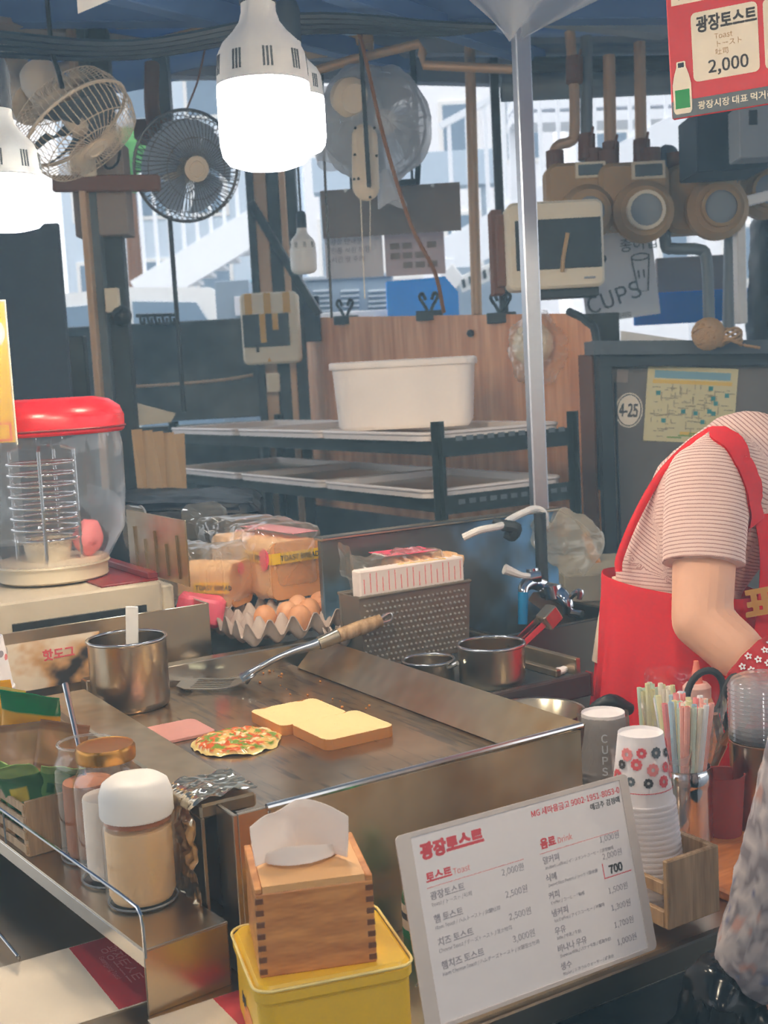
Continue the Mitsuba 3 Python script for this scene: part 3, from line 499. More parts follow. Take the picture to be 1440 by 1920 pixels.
one('wire_clip', 'dark bent clip holding the white hose on the splash wall', 'clip', [tube([Dp(925, 975, 2.46), Dp(945, 985, 2.46), Dp(968, 990, 2.46), Dp(960, 1005, 2.47), Dp(945, 1003, 2.47)], [.006, .012, .012, .012, .006], 8, 4)], 'm_iron')
scene['m_film_hang'] = {**scene['m_film_bag'], 'weight': .34}
def hbag(u, v):
    a = u*2*np.pi; t_ = v; c0, c1 = Dp(1040, 965, 2.60), Dp(1072, 1075, 2.60); c = c0[None, None]+(c1-c0)[None, None]*t_[..., None]
    r = .012+.045*np.sin(np.pi*np.clip(t_, 0, 1)**.7); P = c+np.stack([np.cos(a)*r*1.1+.03*np.sin(t_*3)*(np.cos(a) > 0), -np.cos(a)*r*.5+np.sin(a)*.02, .012*np.sin(a*3)], -1)
    return P+((meshkit.fbm(P*40, 3, 2)-.5)*.02)[..., None]
one('hanging_plastic_bag', 'clear plastic bag hanging beside the black standpipe', 'plastic bag', grid(hbag, 48, 40), 'm_film_hang', smooth=True)
one('broom_stick', 'orange-brown wooden stick leaning behind the hanging plastic bag', 'stick', cyl(Dp(1096, 1000, 2.95), Dp(1150, 1130, 2.95), .011, n=12), mat('stick', (196, 130, 76), .5))
one('cream_basin', 'cream plastic basin wall beyond the taps', 'basin', [fbx(1058, 1076, 1205, 1128, 2.78, .30), wbox_(1066, 1200, 1126, 2.80, 0, Dp(1130, 1126, 2.8)[2], .26)], mat('basin', (182, 172, 148), .5))
# the aluminium post
pp = Zp(1015, 958, 1.15); pb = Xp(988, 950, 1.60); 
po = thing('aluminium_post', 'square aluminium post rising from the sink wall to the roof', 'post')
part(po, 'tube', mv(bx(-.0165, .0165, -.0165, .0165, 0, 1.62, .003), (1.625, 2.06+.0, 1.10), rz=-20), 'm_alu')
part(po, 'foot_plate', mv(bx(-.028, .028, -.012, .03, -.01, .012), (1.625, 2.062, 1.11), rz=-20), 'm_steel')
# ---------------------------------------------------------------- serving ledge on the left and what stands on it
S0 = M4((.404, 1.219, 0), rz=5.6)
def S(x, y, z): return (S0 @ np.array([x, y, z, 1.]))[:3]
sh = thing('serving_ledge', 'raised stainless ledge with a wire rail, jars and a crate on it', 'shelf')
part(sh, 'top', ap(bx(0, .103, 0, 1.05, .852, .855, .0012), S0), 'm_steel')
part(sh, 'wide_end', ap([bx(.103, .155, .66, 1.05, .852, .855, .0012), bx(.152, .155, .66, 1.05, .78, .852, .001)], S0), 'm_steel')
part(sh, 'end_panel', ap(bx(0, .103, 0, .003, .78, .853, .001), S0), 'm_steel', label='folded end panel')
part(sh, 'front_fold', ap(bx(0, .002, 0, 1.05, .834, .853, .0008), S0), 'm_steel_bright')
part(sh, 'back_leg', ap([bx(.10, .103, 0, 1.05, .78, .853, .001)], S0), 'm_steel_dark')
wr = [S(.002, 1.05, .90), S(.002, .5, .90), S(.002, .05, .90), S(.002, .012, .8985), S(.002, .004, .892), S(.002, .002, .88), S(.002, .0015, .845)]
part(sh, 'wire_rail', tube(wr, .0022, 8), 'm_chrome', label='thin wire rail')
for y in (.42, .84): part(sh, 'rail_post', tube([S(.002, y, .90), S(.002, y, .855)], .0018, 6), 'm_chrome')
def jar(name, lab, c, r, h, neck, fill, fill_m, lid=None):
    t = thing(name, lab, 'jar')
    sh_ = [(r*.90, 0), (r*.98, .004), (r, .012), (r, h*.80), (r*.95, h*.86), (neck, h*.93), (neck, h)]
    part(t, 'glass', lathe([(0, 0)]+sh_, c, 48), 'm_glass' if lid != 'none' else 'm_glass', smooth=40, label='clear glass body')
    part(t, 'glass_foot', tube([(c[0]+r*.93*math.cos(a), c[1]+r*.93*math.sin(a), c[2]+.003) for a in np.linspace(0, 6.2832, 40, endpoint=False)], .0014, 8, closed=True), 'm_grey', smooth=True)
    r2 = r-(.004 if fill_m == 'm_powder' else .010); top = min(h*.80, fill)
    part(t, 'filling', lathe([(0, .005), (r2*.9, .005), (r2, .013), (r2, top-.003), (r2*.97, top), (0, top+.004)], c, 40), fill_m, smooth=40, label={'m_powder': 'beige powder', 'm_sugar': 'white sugar'}.get(fill_m, 'brown granules')); return t
c1 = (.4505, 1.345, .8552); j1 = jar('glass_jar', 'glass jar with a white domed lid and beige powder at the ledge front', c1, .0425, .113, .039, .104, 'm_powder')
mat('granules', (160, 96, 56), .9)
part(j1, 'lid', lathe([(0, .104), (.0415, .104), (.043, .107), (.0425, .130), (.038, .143), (.029, .149), (.012, .151), (0, .1512)], c1, 56), 'm_white', smooth=40, label='white domed lid')
part(j1, 'powder_crust', lathe([(.0387, .0975), (.039, .1045), (.0383, .1045)], c1, 40), 'm_granules')
c2 = (.446, 1.431, .8552); j2 = jar('glass_jar', 'taller glass jar with a gold screw lid and white sugar, second on the ledge', c2, .0425, .150, .034, .105, 'm_sugar')
part(j2, 'lid', lathe([(.030, .150), (.0355, .150), (.0362, .153), (.0362, .164), (.034, .168), (.030, .1665), (0, .166)], c2, 48), 'm_gold', smooth=40, label='gold screw lid')
c3 = (.447, 1.519, .8552); j3 = jar('glass_jar', 'open glass jar with a spoon and brown granules, between the sugar jar and the crate', c3, .042, .150, .034, .100, 'm_granules')
part(j3, 'mouth', tube([(c3[0]+.034*math.cos(a), c3[1]+.034*math.sin(a), c3[2]+.150) for a in np.linspace(0, 6.2832, 40, endpoint=False)], .002, 8, closed=True), 'm_acrylic', smooth=True)
a = np.array([c3[0], c3[1]-.01, c3[2]+.065]); b = Dp(122, 1282, 1.66)
t = thing('tea_spoon', 'thin steel spoon standing in the open jar of granules', 'spoon'); part(t, 'handle', tube([b, b*.5+a*.5, a], [.0042, .003, .0025], 8), 'm_steel_bright'); part(t, 'bowl', ap(icosphere(2, .014), M4(a) @ np.diag([.8, .4, 1.3, 1])), 'm_steel_bright')
# crate of sachets
kr = thing('bamboo_crate', 'small slatted wooden crate full of sachets on the ledge', 'crate')
for y in (.345, .62): part(kr, 'post', ap(bx(-.008 if False else .0, .018, y, y+.012, .8555, .925, .002), S0 @ M4((.004, 0, 0))), 'm_light_wood')
for i in range(4): part(kr, 'slat', ap(bx(.002, .006, .345, .632, .860+.0185*i, .872+.0185*i, .001), S0), 'm_light_wood')
for i in range(4): part(kr, 'slat', ap(bx(.086, .090, .345, .632, .860+.0185*i, .872+.0185*i, .001), S0), 'm_light_wood')
for y in (.345, .628): part(kr, 'end_board', ap(bx(.006, .086, y, y+.005, .8555, .93, .001), S0), 'm_light_wood')
part(kr, 'bottom', ap(bx(.006, .086, .35, .628, .8555, .8595, .001), S0), 'm_light_wood')
def sachet(lab, p, w, h, bands, rz, lean, seed, roll=0, bend=.02):
    h *= 1.13; w *= 1.08
    def f(u, v):
        x = (u-.5)*w; z = v*h; bulge = np.sin(np.pi*u)**.6*np.sin(np.pi*np.clip(v*1.06, 0, 1))**.7; y = -.011*bulge-bend*np.clip(v-.45, 0, 1)**2*3+.002*np.sin(u*11+seed)*v+.0016*np.sin(v*17+u*5+seed)
        return np.stack([x, y, z-bend*.6*np.clip(v-.6, 0, 1)], -1)
    nu, nv = 25, 45; m = grid(f, nu, nv, .0012); v = np.tile(np.linspace(0, 1, nv), nu); u = np.repeat(np.linspace(0, 1, nu), nv); c = np.zeros((nu*nv, 3))
    for q in bands: k = (v >= q[0]) & (v <= q[1]) & ((u >= q[3]) & (u <= q[4]) if len(q) > 3 else True); c[k] = lin(q[2])
    one('sachet', lab, 'sachet', ap(m, M4(p, rz=rz, rx=lean, ry=roll)), 'm_vc_gloss', smooth=True, color=np.vstack([c, c]))
GRN, YEL, BRN, DGR, PNK, LGR, INK = (18, 128, 74), (238, 176, 40), (176, 126, 88), (56, 104, 58), (226, 110, 110), (142, 172, 100), (110, 82, 40)
sachet('yellow sachet with a green patch, tallest at the left of the crate', S(.030, .53, .872), .085, .158, [(0, 1, YEL), (.62, .86, GRN, .1, .45), (.25, .29, INK, .15, .8), (.34, .37, INK, .15, .7), (.92, 1, (226, 196, 90))], -48, -6, 1, 6)
sachet('yellow sachet with a wide green top folding over to the right', S(.048, .485, .880), .075, .160, [(0, .78, YEL), (.78, 1, GRN), (.4, .43, INK, .2, .8), (.5, .52, INK, .2, .7)], -28, -2, 2, 12, .05)
sachet('yellow sachet standing behind the others at the far end of the crate', S(.055, .59, .87), .08, .150, [(0, 1, YEL), (.3, .55, GRN, .2, .8)], -40, -8, 3, -5)
sachet('brown paper sachet leaning at the right of the crate', S(.066, .43, .868), .062, .125, [(0, 1, BRN), (.9, 1, (150, 100, 70)), (.5, .53, (130, 84, 54))], -22, -8, 4, 14)
sachet('wide brown paper sachet behind the green ones in the crate', S(.045, .452, .868), .070, .122, [(0, 1, (190, 144, 108)), (.93, 1, (150, 108, 78)), (.3, .6, (204, 160, 124), .3, .9)], -34, -10, 5, -4)
sachet('pink printed sachet in the middle of the crate', S(.056, .465, .872), .05, .140, [(0, .55, (240, 226, 214)), (.55, 1, PNK), (.7, .8, (246, 220, 210), .3, .7)], -30, -9, 6, 9)
sachet('dark green sachet leaning over the front end of the crate', S(.034, .385, .868), .058, .108, [(0, 1, DGR), (.78, 1, LGR), (.45, .6, (200, 180, 60), .25, .6)], -36, 5, 7, -8, .04)
sachet('green sachet standing at the front slats of the crate', S(.022, .425, .868), .055, .106, [(0, 1, (74, 122, 64)), (.8, 1, LGR), (.3, .5, (190, 176, 70), .3, .7)], -55, 3, 8, 5, .04)
sachet('light green sachet lying across the dark green one', S(.055, .375, .874), .052, .100, [(0, 1, (96, 140, 74)), (.82, 1, LGR), (.5, .62, (40, 96, 50), .2, .8)], -16, 8, 9, 10, .04)
sachet('small brown striped stick sachet beside the pink one', S(.070, .475, .872), .022, .140, [(0, 1, (170, 110, 70)), (.3, .4, (230, 210, 180)), (.6, .7, (230, 210, 180))], -30, -5, 10, 8)
# cups at the left edge
def paper_cup(name, lab, c, flip, group, m='m_paper', s=1., rb=.027, rt=.037, h=.083):
    t = thing(name, lab, 'paper cup', group)
    pr = [(0, .004), (rb-.001, .004), (rb, 0), (rt, h-.001), (rt+.0026, h-.0004), (rt+.0031, h+.0015), (rt+.0024, h+.0032), (rt-.0006, h+.0032), (rt-.0012, h), (rb-.0012, .005), (0, .005)]
    mesh = lathe(pr, (0, 0, 0), 40)
    if flip: mesh = mv(mesh, (0, 0, h+.003), rx=180)
    return t, mv(mesh, c, s=s)
pc = S(.113, .77, .8555)
for i in range(18):
    t, m = paper_cup('paper_cup', (f'upside down paper cup at the left edge behind the crate, {ORD[17-i]} from the top' if i < 17 else 'topmost upside down paper cup with pink print at the left edge'), pc+np.array([0, 0, .0075*i]), 1, 'paper cups stacked at the left edge' if i < 17 else None)
    part(t, 'cup_body', m, 'm_paper', smooth=40)
for i in range(6):
    a = -2.3+.42*i; part(t, 'printed_flower', ap(extrude_polygon(Point(0, 0).buffer(.0055, quad_segs=5), .0004, engine='earcut'), M4((pc[0]+.0312*math.cos(a), pc[1]+.0312*math.sin(a), pc[2]+.1275+.052+.008*(i % 2)), rz=math.degrees(a)+90) @ M4(rx=90)), ('m_ink_pink', 'm_ink_light')[i % 2])
# cards on the worktop
def card(lab, x0, x1, y0, y1, red, rz=0):
    t = thing('counter_card', lab, 'card'); cx, cy = (x0+x1)/2, (y0+y1)/2
    part(t, 'sheet', bx(x0, x1, y0, y1, .7803, .7812, .0003), 'm_paper_cream'); part(t, 'red_panel', bx(*red, .7811, .7815, .0001), 'm_sign_red', label='red printed panel'); return t
t = card('white card with a red lettered panel lying under the ledge at the bottom left', .16, .455, 1.25, 1.435, (.382, .454, 1.252, 1.433))
part(t, 'lettering', [mv(text('광장토스트', .017, .0003, 0), (.413, 1.408, .7815), rz=-90), mv(text('Gwangjang Toast', .006, .0003), (.403, 1.385, .7815), rz=-90)], 'm_ink_pink', label='pale lettering')
t = card('second white card with a bright red end, half under the yellow tin', .40, .52, 1.10, 1.212, (.475, .519, 1.101, 1.211))
one('thin_wire_rail', 'short bright wire lying at the left edge of the worktop', 'wire', tube([Zp(-30, 1715, .80), Zp(0, 1752, .80), Zp(33, 1792, .80), Zp(36, 1797, .782)], .002, 8), 'm_chrome')
# ---------------------------------------------------------------- yellow tin, tissue box
tn = thing('yellow_tin', 'yellow lidded tin under the wooden tissue box', 'tin'); M = M4((.548, 1.090, .7803), rz=-15)
part(tn, 'body', ap(rbox(-.078, .078, -.074, .074, 0, .075, .016, 6), M), 'm_yellow')
part(tn, 'lid', ap(rbox(-.081, .081, -.077, .077, .068, .0897, .018, 7), M), 'm_yellow', label='yellow lid')
part(tn, 'lid_bead', ap(tube([(x, y, .0872) for x, y in np.array(sbox(-.0635, -.0595, .0635, .0595).buffer(.0178, quad_segs=6).exterior.coords)[:-1]], .0016, 6, closed=True), M), mat('yellow_pale', (244, 222, 140), .3), smooth=True)
part(tn, 'lettering', ap(text('꿀맛', .016, .0004, 1), M @ M4((.004, -.0745, .012), rx=90)), 'm_ink'); part(tn, 'lettering', ap(text('MA', .012, .0004, 1), M @ M4((-.0785, .03, .028), rz=-90) @ M4(rx=90)), 'm_ink')
part(tn, 'printed_fruit', ap(extrude_polygon(affinity.scale(Point(0, 0).buffer(1), .034, .022), .0004, engine='earcut'), M @ M4((-.0783, -.01, .014), rz=-90) @ M4(rx=90)), mat('orange_print', (236, 140, 60), .5))
part(tn, 'printed_leaf', ap(extrude_polygon(affinity.scale(Point(0, 0).buffer(1), .016, .007), .0004, engine='earcut'), M @ M4((-.03, -.0743, .030), rx=90)), mat('leaf_print', (150, 178, 70), .5))
tb = thing('tissue_box', 'wooden tissue box with dark finger joints on the yellow tin', 'tissue box'); M = M4((.541, 1.094, .8702), rz=-20); w, d, h = .0585, .060, .091
part(tb, 'front_panel', ap(bx(-w, w, -d, -d+.008, 0, h-.006, .0012), M), 'm_bamboo'); part(tb, 'back_panel', ap(bx(-w, w, d-.008, d, 0, h-.006, .0012), M), 'm_bamboo')
for s in (-1, 1): part(tb, 'side_panel', ap(bx(s*w, s*(w-.008), -d+.008, d-.008, 0, h, .0012), M), 'm_bamboo')
for s in (-1, 1): part(tb, 'top_rail', ap(bx(s*w, s*(w-.007), -d, d, h-.006, h, .001), M), 'm_bamboo')
hole = affinity.scale(Point(0, 0).buffer(1, quad_segs=16), .032, .011); lidp = sbox(-w+.0075, -d+.001, w-.0075, d-.001).difference(hole)
part(tb, 'lid', ap(mv(extrude_polygon(lidp, .007, engine='earcut'), (0, 0, h-.006)), M), mat('lid_wood', (222, 170, 112), .4), label='lighter sliding lid')
for s in (-1, 1):
    for i in range(7): part(tb, 'finger_joint', ap(bx(s*w*1.002, s*(w-.0078), -d-.0004, -d+.003, .003+.0120*i, .0090+.0120*i, .0004), M), mat('joint', (110, 66, 36), .5) if 'm_joint' not in scene else 'm_joint', label=None)
def tis(u, v):                                                      # a hood, open to the front
    a = (u-.5)*2; x = .046*a*(1+.14*v-.06*v*v); y = .014-.034*np.abs(a)**1.7-.022*v**2*(1-a*a)+.004*np.sin(a*4); y = y+.010*np.exp(-(a/.30)**2)*np.sin(np.pi*np.clip(v*1.15, 0, 1)); z = .063*v*(1-.26*np.abs(a)**1.8)+.004*np.abs(a)*(1-v)
    P = np.stack([x, y, z], -1); return P+((meshkit.fbm(P*45+2, 2, 8)-.5)*.010*v)[..., None]*np.array([.2, 1, .4])
def tis2(u, v):                                                     # the lower flap lies in front of the slot
    a = (u-.5)*2; x = .036*a; y = -.004-.030*v*np.sqrt(np.clip(1-a*a*.96, 0, 1)); z = .014*np.sin(np.pi*np.clip(v*.8+.15, 0, 1))*(1-.4*a*a)+.001
    P = np.stack([x, y, z], -1); return P+np.stack([0*x, 0*x, (meshkit.fbm(P*60+4, 2, 5)-.4)*.004], -1)
ts = thing('tissue', 'white tissue pulled up through the slot of the wooden box', 'tissue')
part(ts, 'hood', ap(grid(tis, 60, 36, .0006), M @ M4((-.006, .004, h-.0))), 'm_tissue', smooth=True); part(ts, 'flap', ap(grid(tis2, 44, 24, .0006), M @ M4((-.006, .008, h+.0015))), 'm_tissue', smooth=True)
# ---------------------------------------------------------------- menu board
mb = thing('menu_board', 'white price board in a clear stand at the counter front, red and grey lettering', 'menu board')
B0 = np.array([.622, .999, .788]); ex = np.array([1, -.012, 0.]); ex /= np.linalg.norm(ex); ey = np.array([-.02, .042, .192]); ey -= ex*(ey@ex); ey /= np.linalg.norm(ey); ez = np.cross(ex, ey)
BM = np.eye(4); BM[:3, 0], BM[:3, 1], BM[:3, 2], BM[:3, 3] = ex, ey, ez, B0
BW, BH = .303, .197
part(mb, 'sheet', ap(extrude_polygon(sbox(.006, 0, BW-.006, BH).buffer(0), .0012, engine='earcut'), BM), 'm_paper')
part(mb, 'acrylic_cover', ap(mv(extrude_polygon(sbox(-.008+.008, .006, BW-.004, BH-.004).buffer(.006, quad_segs=5).difference(sbox(.012, .004, BW-.010, BH-.003)), .0016, engine='earcut'), (0, 0, .0011)), BM), mat('acrylic_edge', (206, 196, 190), .25), label='clear acrylic edge')
part(mb, 'stand_leg', [bar(BM[:3, :3] @ np.array([x, .10, -.001])+B0, np.array([B0[0]+x, B0[1]+.10, .7805]), .03, .002) for x in (.06, .24)], 'm_acrylic')
def bt(s, x, y, h, m, bold=0, name='lettering'): part(mb, name, ap(text(s, h, .0002, bold), BM @ M4((x, y, .0013))), m)
def bl_(x0, x1, y, m, t_=.0006, name='printed_line'): part(mb, name, ap(bx(x0, x1, y, y+t_, .0012, .0014, .00005), BM), m)
bt('광장토스트', .020, BH-.027, .0125, 'm_ink_red', 4); bt('토스트', .022, BH-.052, .0085, 'm_ink_red', 3); bt('Toast', .056, BH-.052, .006, 'm_ink_pink')
bl_(.022, .146, BH-.058, 'm_ink_pink')
for i, (s, e, pr) in enumerate([('광장토스트', 'Toast / トースト / 吐司', '2,000원'), ('햄 토스트', 'Ham Toast / ハムトースト / 火腿吐司', '2,500원'), ('치즈 토스트', 'Cheese Toast / チーズトースト / 芝士吐司', '2,500원'), ('햄치즈 토스트', 'Ham Cheese Toast / ハムチーズトースト / 火腿芝士吐司', '3,000원')]):
    y = BH-.070-.0235*i; bt(s, .024, y, .0068, 'm_ink_light', 1); bt(e, .024, y-.0072, .0036, 'm_ink_light'); bt(pr, .115, y+.002, .0064, 'm_ink_light')
bt('음료', .170, BH-.052, .0085, 'm_ink_red', 3); bt('Drink', .194, BH-.052, .006, 'm_ink_pink'); bl_(.168, BW-.022, BH-.058, 'm_ink_pink')
bt('MG 새마을금고 9002-1951-8053-0', .165, BH-.017, .0062, 'm_ink_red', 1); bt('예금주 김정애', .246, BH-.027, .0056, 'm_ink', 1)
for i, (s, e, pr) in enumerate([('알커피', 'Instant Coffee / インスタントコーヒー / 速溶咖啡', '1,000원'), ('식혜', 'Sweet Rice Punch / シッケ / 甜米露', '2,000원'), ('커피', 'Coffee / コーヒー / 咖啡', ''), ('냉커피', 'Ice Coffee / アイスコーヒー / 冰咖啡', '1,500원'), ('우유', 'Milk / 牛乳 / 牛奶', '1,300원'), ('바나나 우유', 'Banana Milk / バナナ牛乳 / 香蕉牛奶', '1,700원'), ('생수', 'Water / ミネラルウォーター / 矿泉水', '1,000원')]):
    y = BH-.069-.0190*i; bt(s, .170, y, .0062, 'm_ink_light', 1); bt(e, .172, y-.0065, .0032, 'm_ink_light')
    if pr: bt(pr, BW-.052, y+.004, .0062, 'm_ink_light')
bt('700', BW-.046, BH-.101, .0085, 'm_ink', 3, 'handwritten_price'); bl_(BW-.054, BW-.014, BH-.105, 'm_ink_red', .0011, 'red_mark'); part(mb, 'red_mark', ap(bx(BW-.054, BW-.0528, BH-.105, BH-.088, .0012, .0014, .00005), BM), 'm_ink_red')
gb = thing('green_bottle', 'green drink bottle with a cream label half behind the menu board', 'bottle'); gc = (.728, 1.165, .7802)
part(gb, 'body', lathe([(0, 0), (.026, 0), (.028, .004), (.028, .065), (.026, .074), (.014, .088), (.012, .095), (0, .095)], gc, 36), mat('bottle_green', (70, 120, 76), .2), smooth=40)
part(gb, 'label', lathe([(.0284, .022), (.0284, .062)], gc, 36), 'm_paper_cream'); part(gb, 'label_band', lathe([(.0286, .022), (.0286, .032)], gc, 36), 'm_green'); part(gb, 'cap', lathe([(0, .094), (.0135, .094), (.0135, .106), (0, .107)], gc, 24), 'm_green')
part(gb, 'print', [lathe([(.0287, .044), (.0287, .052)], gc, 36)], 'm_grey_dark')
# ---------------------------------------------------------------- cups, straws and so on at the right
hd = thing('wooden_cup_holder', 'square bamboo holder around the foot of the paper cup stack', 'holder'); z0 = .7955
part(hd, 'front_panel', bx(.958, 1.042, 1.006, 1.014, z0, .878, .0015), 'm_light_wood'); part(hd, 'side_panel', bx(1.034, 1.042, 1.014, 1.135, z0, .878, .0015), 'm_light_wood')
part(hd, 'back_panel', bx(.958, 1.034, 1.128, 1.135, z0, .86, .0015), 'm_light_wood'); part(hd, 'side_rail', [bx(.958, .965, 1.014, 1.128, z0, z0+.02, .001), bx(.958, .965, 1.014, 1.128, .835, .85, .001)], 'm_light_wood'); part(hd, 'bottom', bx(.965, 1.034, 1.014, 1.128, z0, z0+.004, .001), 'm_light_wood')
cc0 = np.array([.999, 1.071, z0+.0045]); NC = 19
for i in range(NC):
    top = i == NC-1
    t, m = paper_cup('paper_cup', 'topmost upside down paper cup with red and grey flowers, in the bamboo holder' if top else f'upside down white paper cup in the bamboo holder, {ORD[NC-1-i]} from the top of its stack', cc0+np.array([-.0003*i, .0006*i, .0068*i]), 1, None if top else 'paper cups stacked in the bamboo holder')
    part(t, 'cup_body', m, 'm_paper', smooth=40)
ctop = cc0+np.array([-.0003*(NC-1), .0006*(NC-1), .0068*(NC-1)])
def flower(r, k=9): return union_all([Point(0, 0).buffer(r*.62)]+[Point(r*.72*math.cos(2*math.pi*i/k), r*.72*math.sin(2*math.pi*i/k)).buffer(r*.28, quad_segs=3) for i in range(k)]).difference(Point(0, 0).buffer(r*.32))
def on_cup(shape, c, a, z, r0, slope, off=.0006):
    """a flat print bent round an upright cone whose radius is r0 - slope*height"""
    m = extrude_polygon(shape, .0004, engine='earcut').subdivide_to_size(.003); x, y, w = np.array(m.vertices).T; R = r0-slope*(z+y)+off+w; q = a+x/R
    m.vertices = np.c_[c[0]+R*np.cos(q), c[1]+R*np.sin(q), c[2]+z+y]; return m
for i in range(20):
    a = -3.3+.20*i; z = (.034, .052, .068)[i % 3]+rng.uniform(-.004, .004)
    part(t, 'printed_flower', on_cup(flower(rng.uniform(.0052, .0082)), ctop, a, z, .0385, .1265), ('m_ink_red', 'm_ink', 'm_ink_pink', 'm_grey_dark', 'm_ink_red')[i % 5])
part(t, 'printed_line', lathe([(.0364, .020), (.0363, .0209)], ctop, 40), 'm_ink_red')
scene['m_film_thin'] = {**scene['m_film'], 'int_ior': 1.4}
def sleeve(c, r0, r1, z0, z1, seed, amp=.008):
    def f(u, v):
        a = u*2*np.pi; r = r0+(r1-r0)*v; P = np.stack([c[0]+np.cos(a)*r, c[1]+np.sin(a)*r, z0+(z1-z0)*v], -1); n = (meshkit.fbm(P*60+seed, 3, seed)-.5)*amp*2; n = np.abs(n)*.9+np.abs(np.sin(a*3+seed))*.002*v
        return P+np.stack([np.cos(a)*n, np.sin(a)*n, n*.8*(v > .9)], -1)
    return grid(f, 64, 30)
one('cup_bag', 'clear plastic sleeve around the paper cup stack in the bamboo holder', 'plastic bag', sleeve(cc0, .0405, .0455, cc0[2]+.075, cc0[2]+.185, 3, .005), 'm_film_thin', smooth=True)
dc = np.array([1.146, 1.325, .781])
for i in range(12):
    t, m = paper_cup('paper_cup', f'upside down paper cup in the dark printed bag, {ORD[11-i]} from the top' if i < 11 else 'topmost upside down paper cup of the stack in the dark printed bag', dc+np.array([0, 0, .0078*i]), 1, 'paper cups in the dark printed bag' if i < 11 else None, rb=.031, rt=.036); part(t, 'cup_body', m, 'm_paper', smooth=40)
t = thing('printed_cup_bag', 'smoky plastic bag with white print around the cups beside the griddle corner', 'plastic bag'); ztop = dc[2]+.0078*11+.086
scene['m_film_dark'] = {'type': 'blendbsdf', 'weight': .5, 'a': {'type': 'thindielectric', 'int_ior': 1.45}, 'b': {'type': 'principledthin', 'base_color': rgb((120, 112, 106)), 'roughness': .25, 'diff_trans': .6}}
part(t, 'film', sleeve(dc, .043, .0345, dc[2]+.03, ztop-.004, 6, .003), 'm_film_dark', smooth=True)
for k, s in enumerate(['CUPS', '종이컵']): part(t, 'lettering', [ap(text(ch, .011, .0004, 1), M4((dc[0]+.0445*math.cos(a), dc[1]+.0445*math.sin(a), ztop-.032-.016*q-.02*k), rz=math.degrees(a)+90) @ M4(rx=90, t=(-.006, 0, 0))) for q, ch in enumerate(s) for a in (-2.25+.75*k,)], 'm_grey_light')
# straws in a chrome canister
can = np.array([1.180, 1.198, .7953]); kn = thing('chrome_canister', 'tall dark chrome canister holding the straws behind the bamboo holder', 'canister')
part(kn, 'body', lathe([(0, 0), (.034, 0), (.035, .003), (.035, .075), (.037, .082), (.037, .094), (.0345, .098), (.0345, .102), (.0335, .102), (.0335, .004), (0, .004)], can, 48), 'm_chrome', smooth=40)
cupc = can+np.array([0, 0, .086]); one('clear_straw_cup', 'clear plastic cup with the straws, set in the chrome canister', 'cup', lathe([(0, .0), (.032, .0), (.040, .075), (.041, .076)], cupc, 40), 'm_film_thin', smooth=40)
cols = [(176, 208, 226), (240, 234, 220), (240, 176, 164), (228, 226, 180), (238, 150, 152), (204, 222, 206), (236, 238, 240)]
for k, c in enumerate(cols): mat('straw%d' % k, c, .35)
n_ = 0
for i in range(42):
    a, q = rng.uniform(0, 6.283), math.sqrt(rng.uniform(0, 1)); k = i % 7
    b0 = cupc+np.array([.026*q*math.cos(a), .026*q*math.sin(a), .003]); b1 = cupc+np.array([.036*q*math.cos(a), .044*q*math.sin(a), rng.uniform(.098, .112)])
    pts, w = lathe([(.0040, 0), (.0040, 1), (.0033, 1), (.0033, 0)], n=8), b1-b0; L = np.linalg.norm(w)
    m = pts.copy(); m.vertices = b0+np.outer(m.vertices[:, 2], w)+np.c_[m.vertices[:, :2], np.zeros(len(m.vertices))]
    nm = ['light blue', 'cream', 'salmon', 'pale yellow', 'pink', 'pale green', 'white'][k]
    one('drinking_straw', f'{nm} plastic straw among the straws in the clear cup', 'straw', m, 'm_straw%d' % k, smooth=40, group=f'{nm} straws in the clear cup')
one('straw_bag', 'clear plastic bag around the straws', 'plastic bag', sleeve(cupc, .043, .055, cupc[2]+.03, cupc[2]+.105, 12), 'm_film_thin', smooth=True)
c2_ = Dp(1236, 1400, 1.84)*[1, 1, 0]+np.array([0, 0, .7953]); one('clear_straw_cup', 'second clear cup with pale straws behind the flowered cup stack', 'cup', lathe([(0, .0), (.030, .0), (.038, .10), (.039, .101)], c2_, 40), 'm_film_thin', smooth=40)
for i in range(16):
    a, q = rng.uniform(0, 6.283), math.sqrt(rng.uniform(0, 1)); k = (3, 5, 1)[i % 3]; b0 = c2_+np.array([.022*q*math.cos(a), .022*q*math.sin(a), .003]); b1 = c2_+np.array([.030*q*math.cos(a), .030*q*math.sin(a), rng.uniform(.168, .186)]); w = b1-b0
    m = lathe([(.0038, 0), (.0038, 1), (.0031, 1), (.0031, 0)], n=8); m.vertices = b0+np.outer(m.vertices[:, 2], w)+np.c_[m.vertices[:, :2], np.zeros(len(m.vertices))]; nm = ['pale yellow', 'pale green', 'cream'][i % 3]
    one('drinking_straw', f'{nm} plastic straw in the second cup behind the flowered cups', 'straw', m, 'm_straw%d' % k, smooth=40, group=f'{nm} straws in the second cup')
rc = Dp(1356, 1500, 1.70)*[1, 1, 0]+np.array([0, 0, .7953]); one('red_cup', 'dark red cup between the chrome canister and the wide tumbler', 'cup', lathe([(0, 0), (.024, 0), (.030, .085), (.031, .086), (.0285, .085), (.0225, .004), (0, .004)], rc, 36), mat('red_brown', (150, 54, 48), .5), smooth=40)
